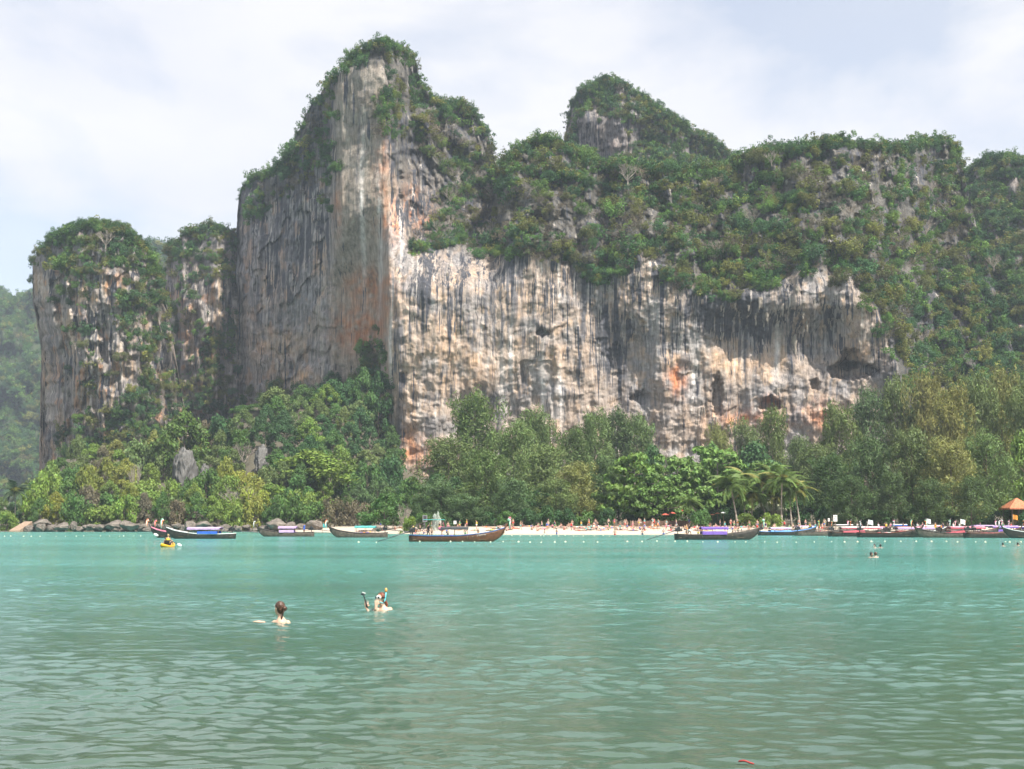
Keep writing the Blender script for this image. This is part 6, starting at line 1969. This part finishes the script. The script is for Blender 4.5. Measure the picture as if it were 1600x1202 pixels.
link('snorkel_tip', MB().tube([(.098, -.02, .32), (.1, -.018, .36), (.094, -.018, .40)], [.024, .026, .018], 9).mesh('snorkel_tip'), mat('tip_orange', (0.75, 0.32, 0.08), .4, .08), sno)
tag(st_, 'snorkeller with white mask and cyan snorkel pinching the mask to the face', 'person')
ss = empty('camera_stick', (sp.x, sp.y, 0.05))
MB().tube([(-.22, -.205, -.12), (-.272, -.215, .07), (-.335, -.215, .25)], .011, 8).build('pole', CLOTH['black'], ss)
MB().tube([(-.268, -.216, .02), (-.287, -.217, .13)], .017, 8).build('grip', mat('grip_rubber', (0.03, 0.03, 0.03), .7, .1), ss)
cm = MB().box((-.355, -.215, .285), (.075, .03, .05), Matrix.Rotation(.35, 3, 'Y')).build('camera', mat('camera_body', (0.05, 0.05, 0.055), .4, .1), ss, True, .005)
MB().tube([(-.35, -.245, .287), (-.35, -.228, .287)], .016, 12).build('lens', mat('mask_lens', (0.03, 0.05, 0.06), .08, .1), cm)
MB().box((-.335, -.215, .315), (.07, .034, .014), Matrix.Rotation(.35, 3, 'Y')).build('case_edge', CLOTH['white'], cm, False)
tag(ss, 'black camera stick held up out of the water by the snorkeller', 'camera stick')

# heads of far swimmers
def swimmer(px, py, label, skin=1, hair=0, rz=0.0):
    p = on_water(px, py)
    t = person('wading', (p.x, p.y, -1.0), rz, label, 'far swimmers', 'navy', None, skin, hair)
swimmer(1361, 871.5, 'dark-haired swimmer left of the nearer pair off the moored boats', 2, 0, .5)
swimmer(1369, 871.0, 'fair-skinned swimmer right of the nearer pair off the moored boats', 0, 1, -2.6)
swimmer(1367, 856.5, 'swimmer with pale face in the farther pair off the moored boats', 0, 0, -.8)
swimmer(1376, 856.3, 'dark head of the right-hand swimmer in the farther pair', 2, 0, 3.0)
swimmer(1567, 853.6, 'lone dark-haired swimmer by the buoy line near the right edge', 1, 0, 2.6)
swimmer(1590, 853.2, 'swimmer closest to the right edge by the buoy line', 1, 0, 2.0)

# red scrap floating at the bottom edge
rp2 = on_water(1166, 1197)
sc_ = MB()
for i in range(9):
    t = i / 8
    w_ = .022 * math.sin(PI * (t * .85 + .1))
    for s in (-1, 0, 1):
        sc_.v.append(((t - .5) * .15, s * w_, .012 + .012 * abs(s) + .01 * math.sin(t * 5)))
for i in range(8):
    for s in range(2):
        sc_.f.append((i * 3 + s, i * 3 + s + 1, i * 3 + s + 4, i * 3 + s + 3))
o = sc_.build('floating_leaf', mat('leaf_red', (0.42, 0.035, 0.035), .4, .2, 20))
sm = o.modifiers.new('thick', 'SOLIDIFY'); sm.thickness = .006
o.location = (rp2.x, rp2.y, .012)
o.scale = (.75, .75, .75)
o.rotation_euler = (0, .05, -.12)
tag(o, 'small curled red leaf floating at the bottom edge of the picture', 'leaf')

# ------------------------------------------------------------------ haze
hz = MB().box((0, 1200, 128), (5200, 2600, 268))
m, n, l, b = new_mat('haze_air')
n.remove(b)
pv = n.new('ShaderNodeVolumePrincipled')
pv.inputs['Color'].default_value = (0.74, 0.86, 1.0, 1)
pv.inputs['Density'].default_value = 0.00015
pv.inputs['Anisotropy'].default_value = 0.0
l.new(pv.outputs[0], n['Material Output'].inputs['Volume'])
haze = hz.build('haze', m, smooth=False)
tag(haze, kind='stuff')
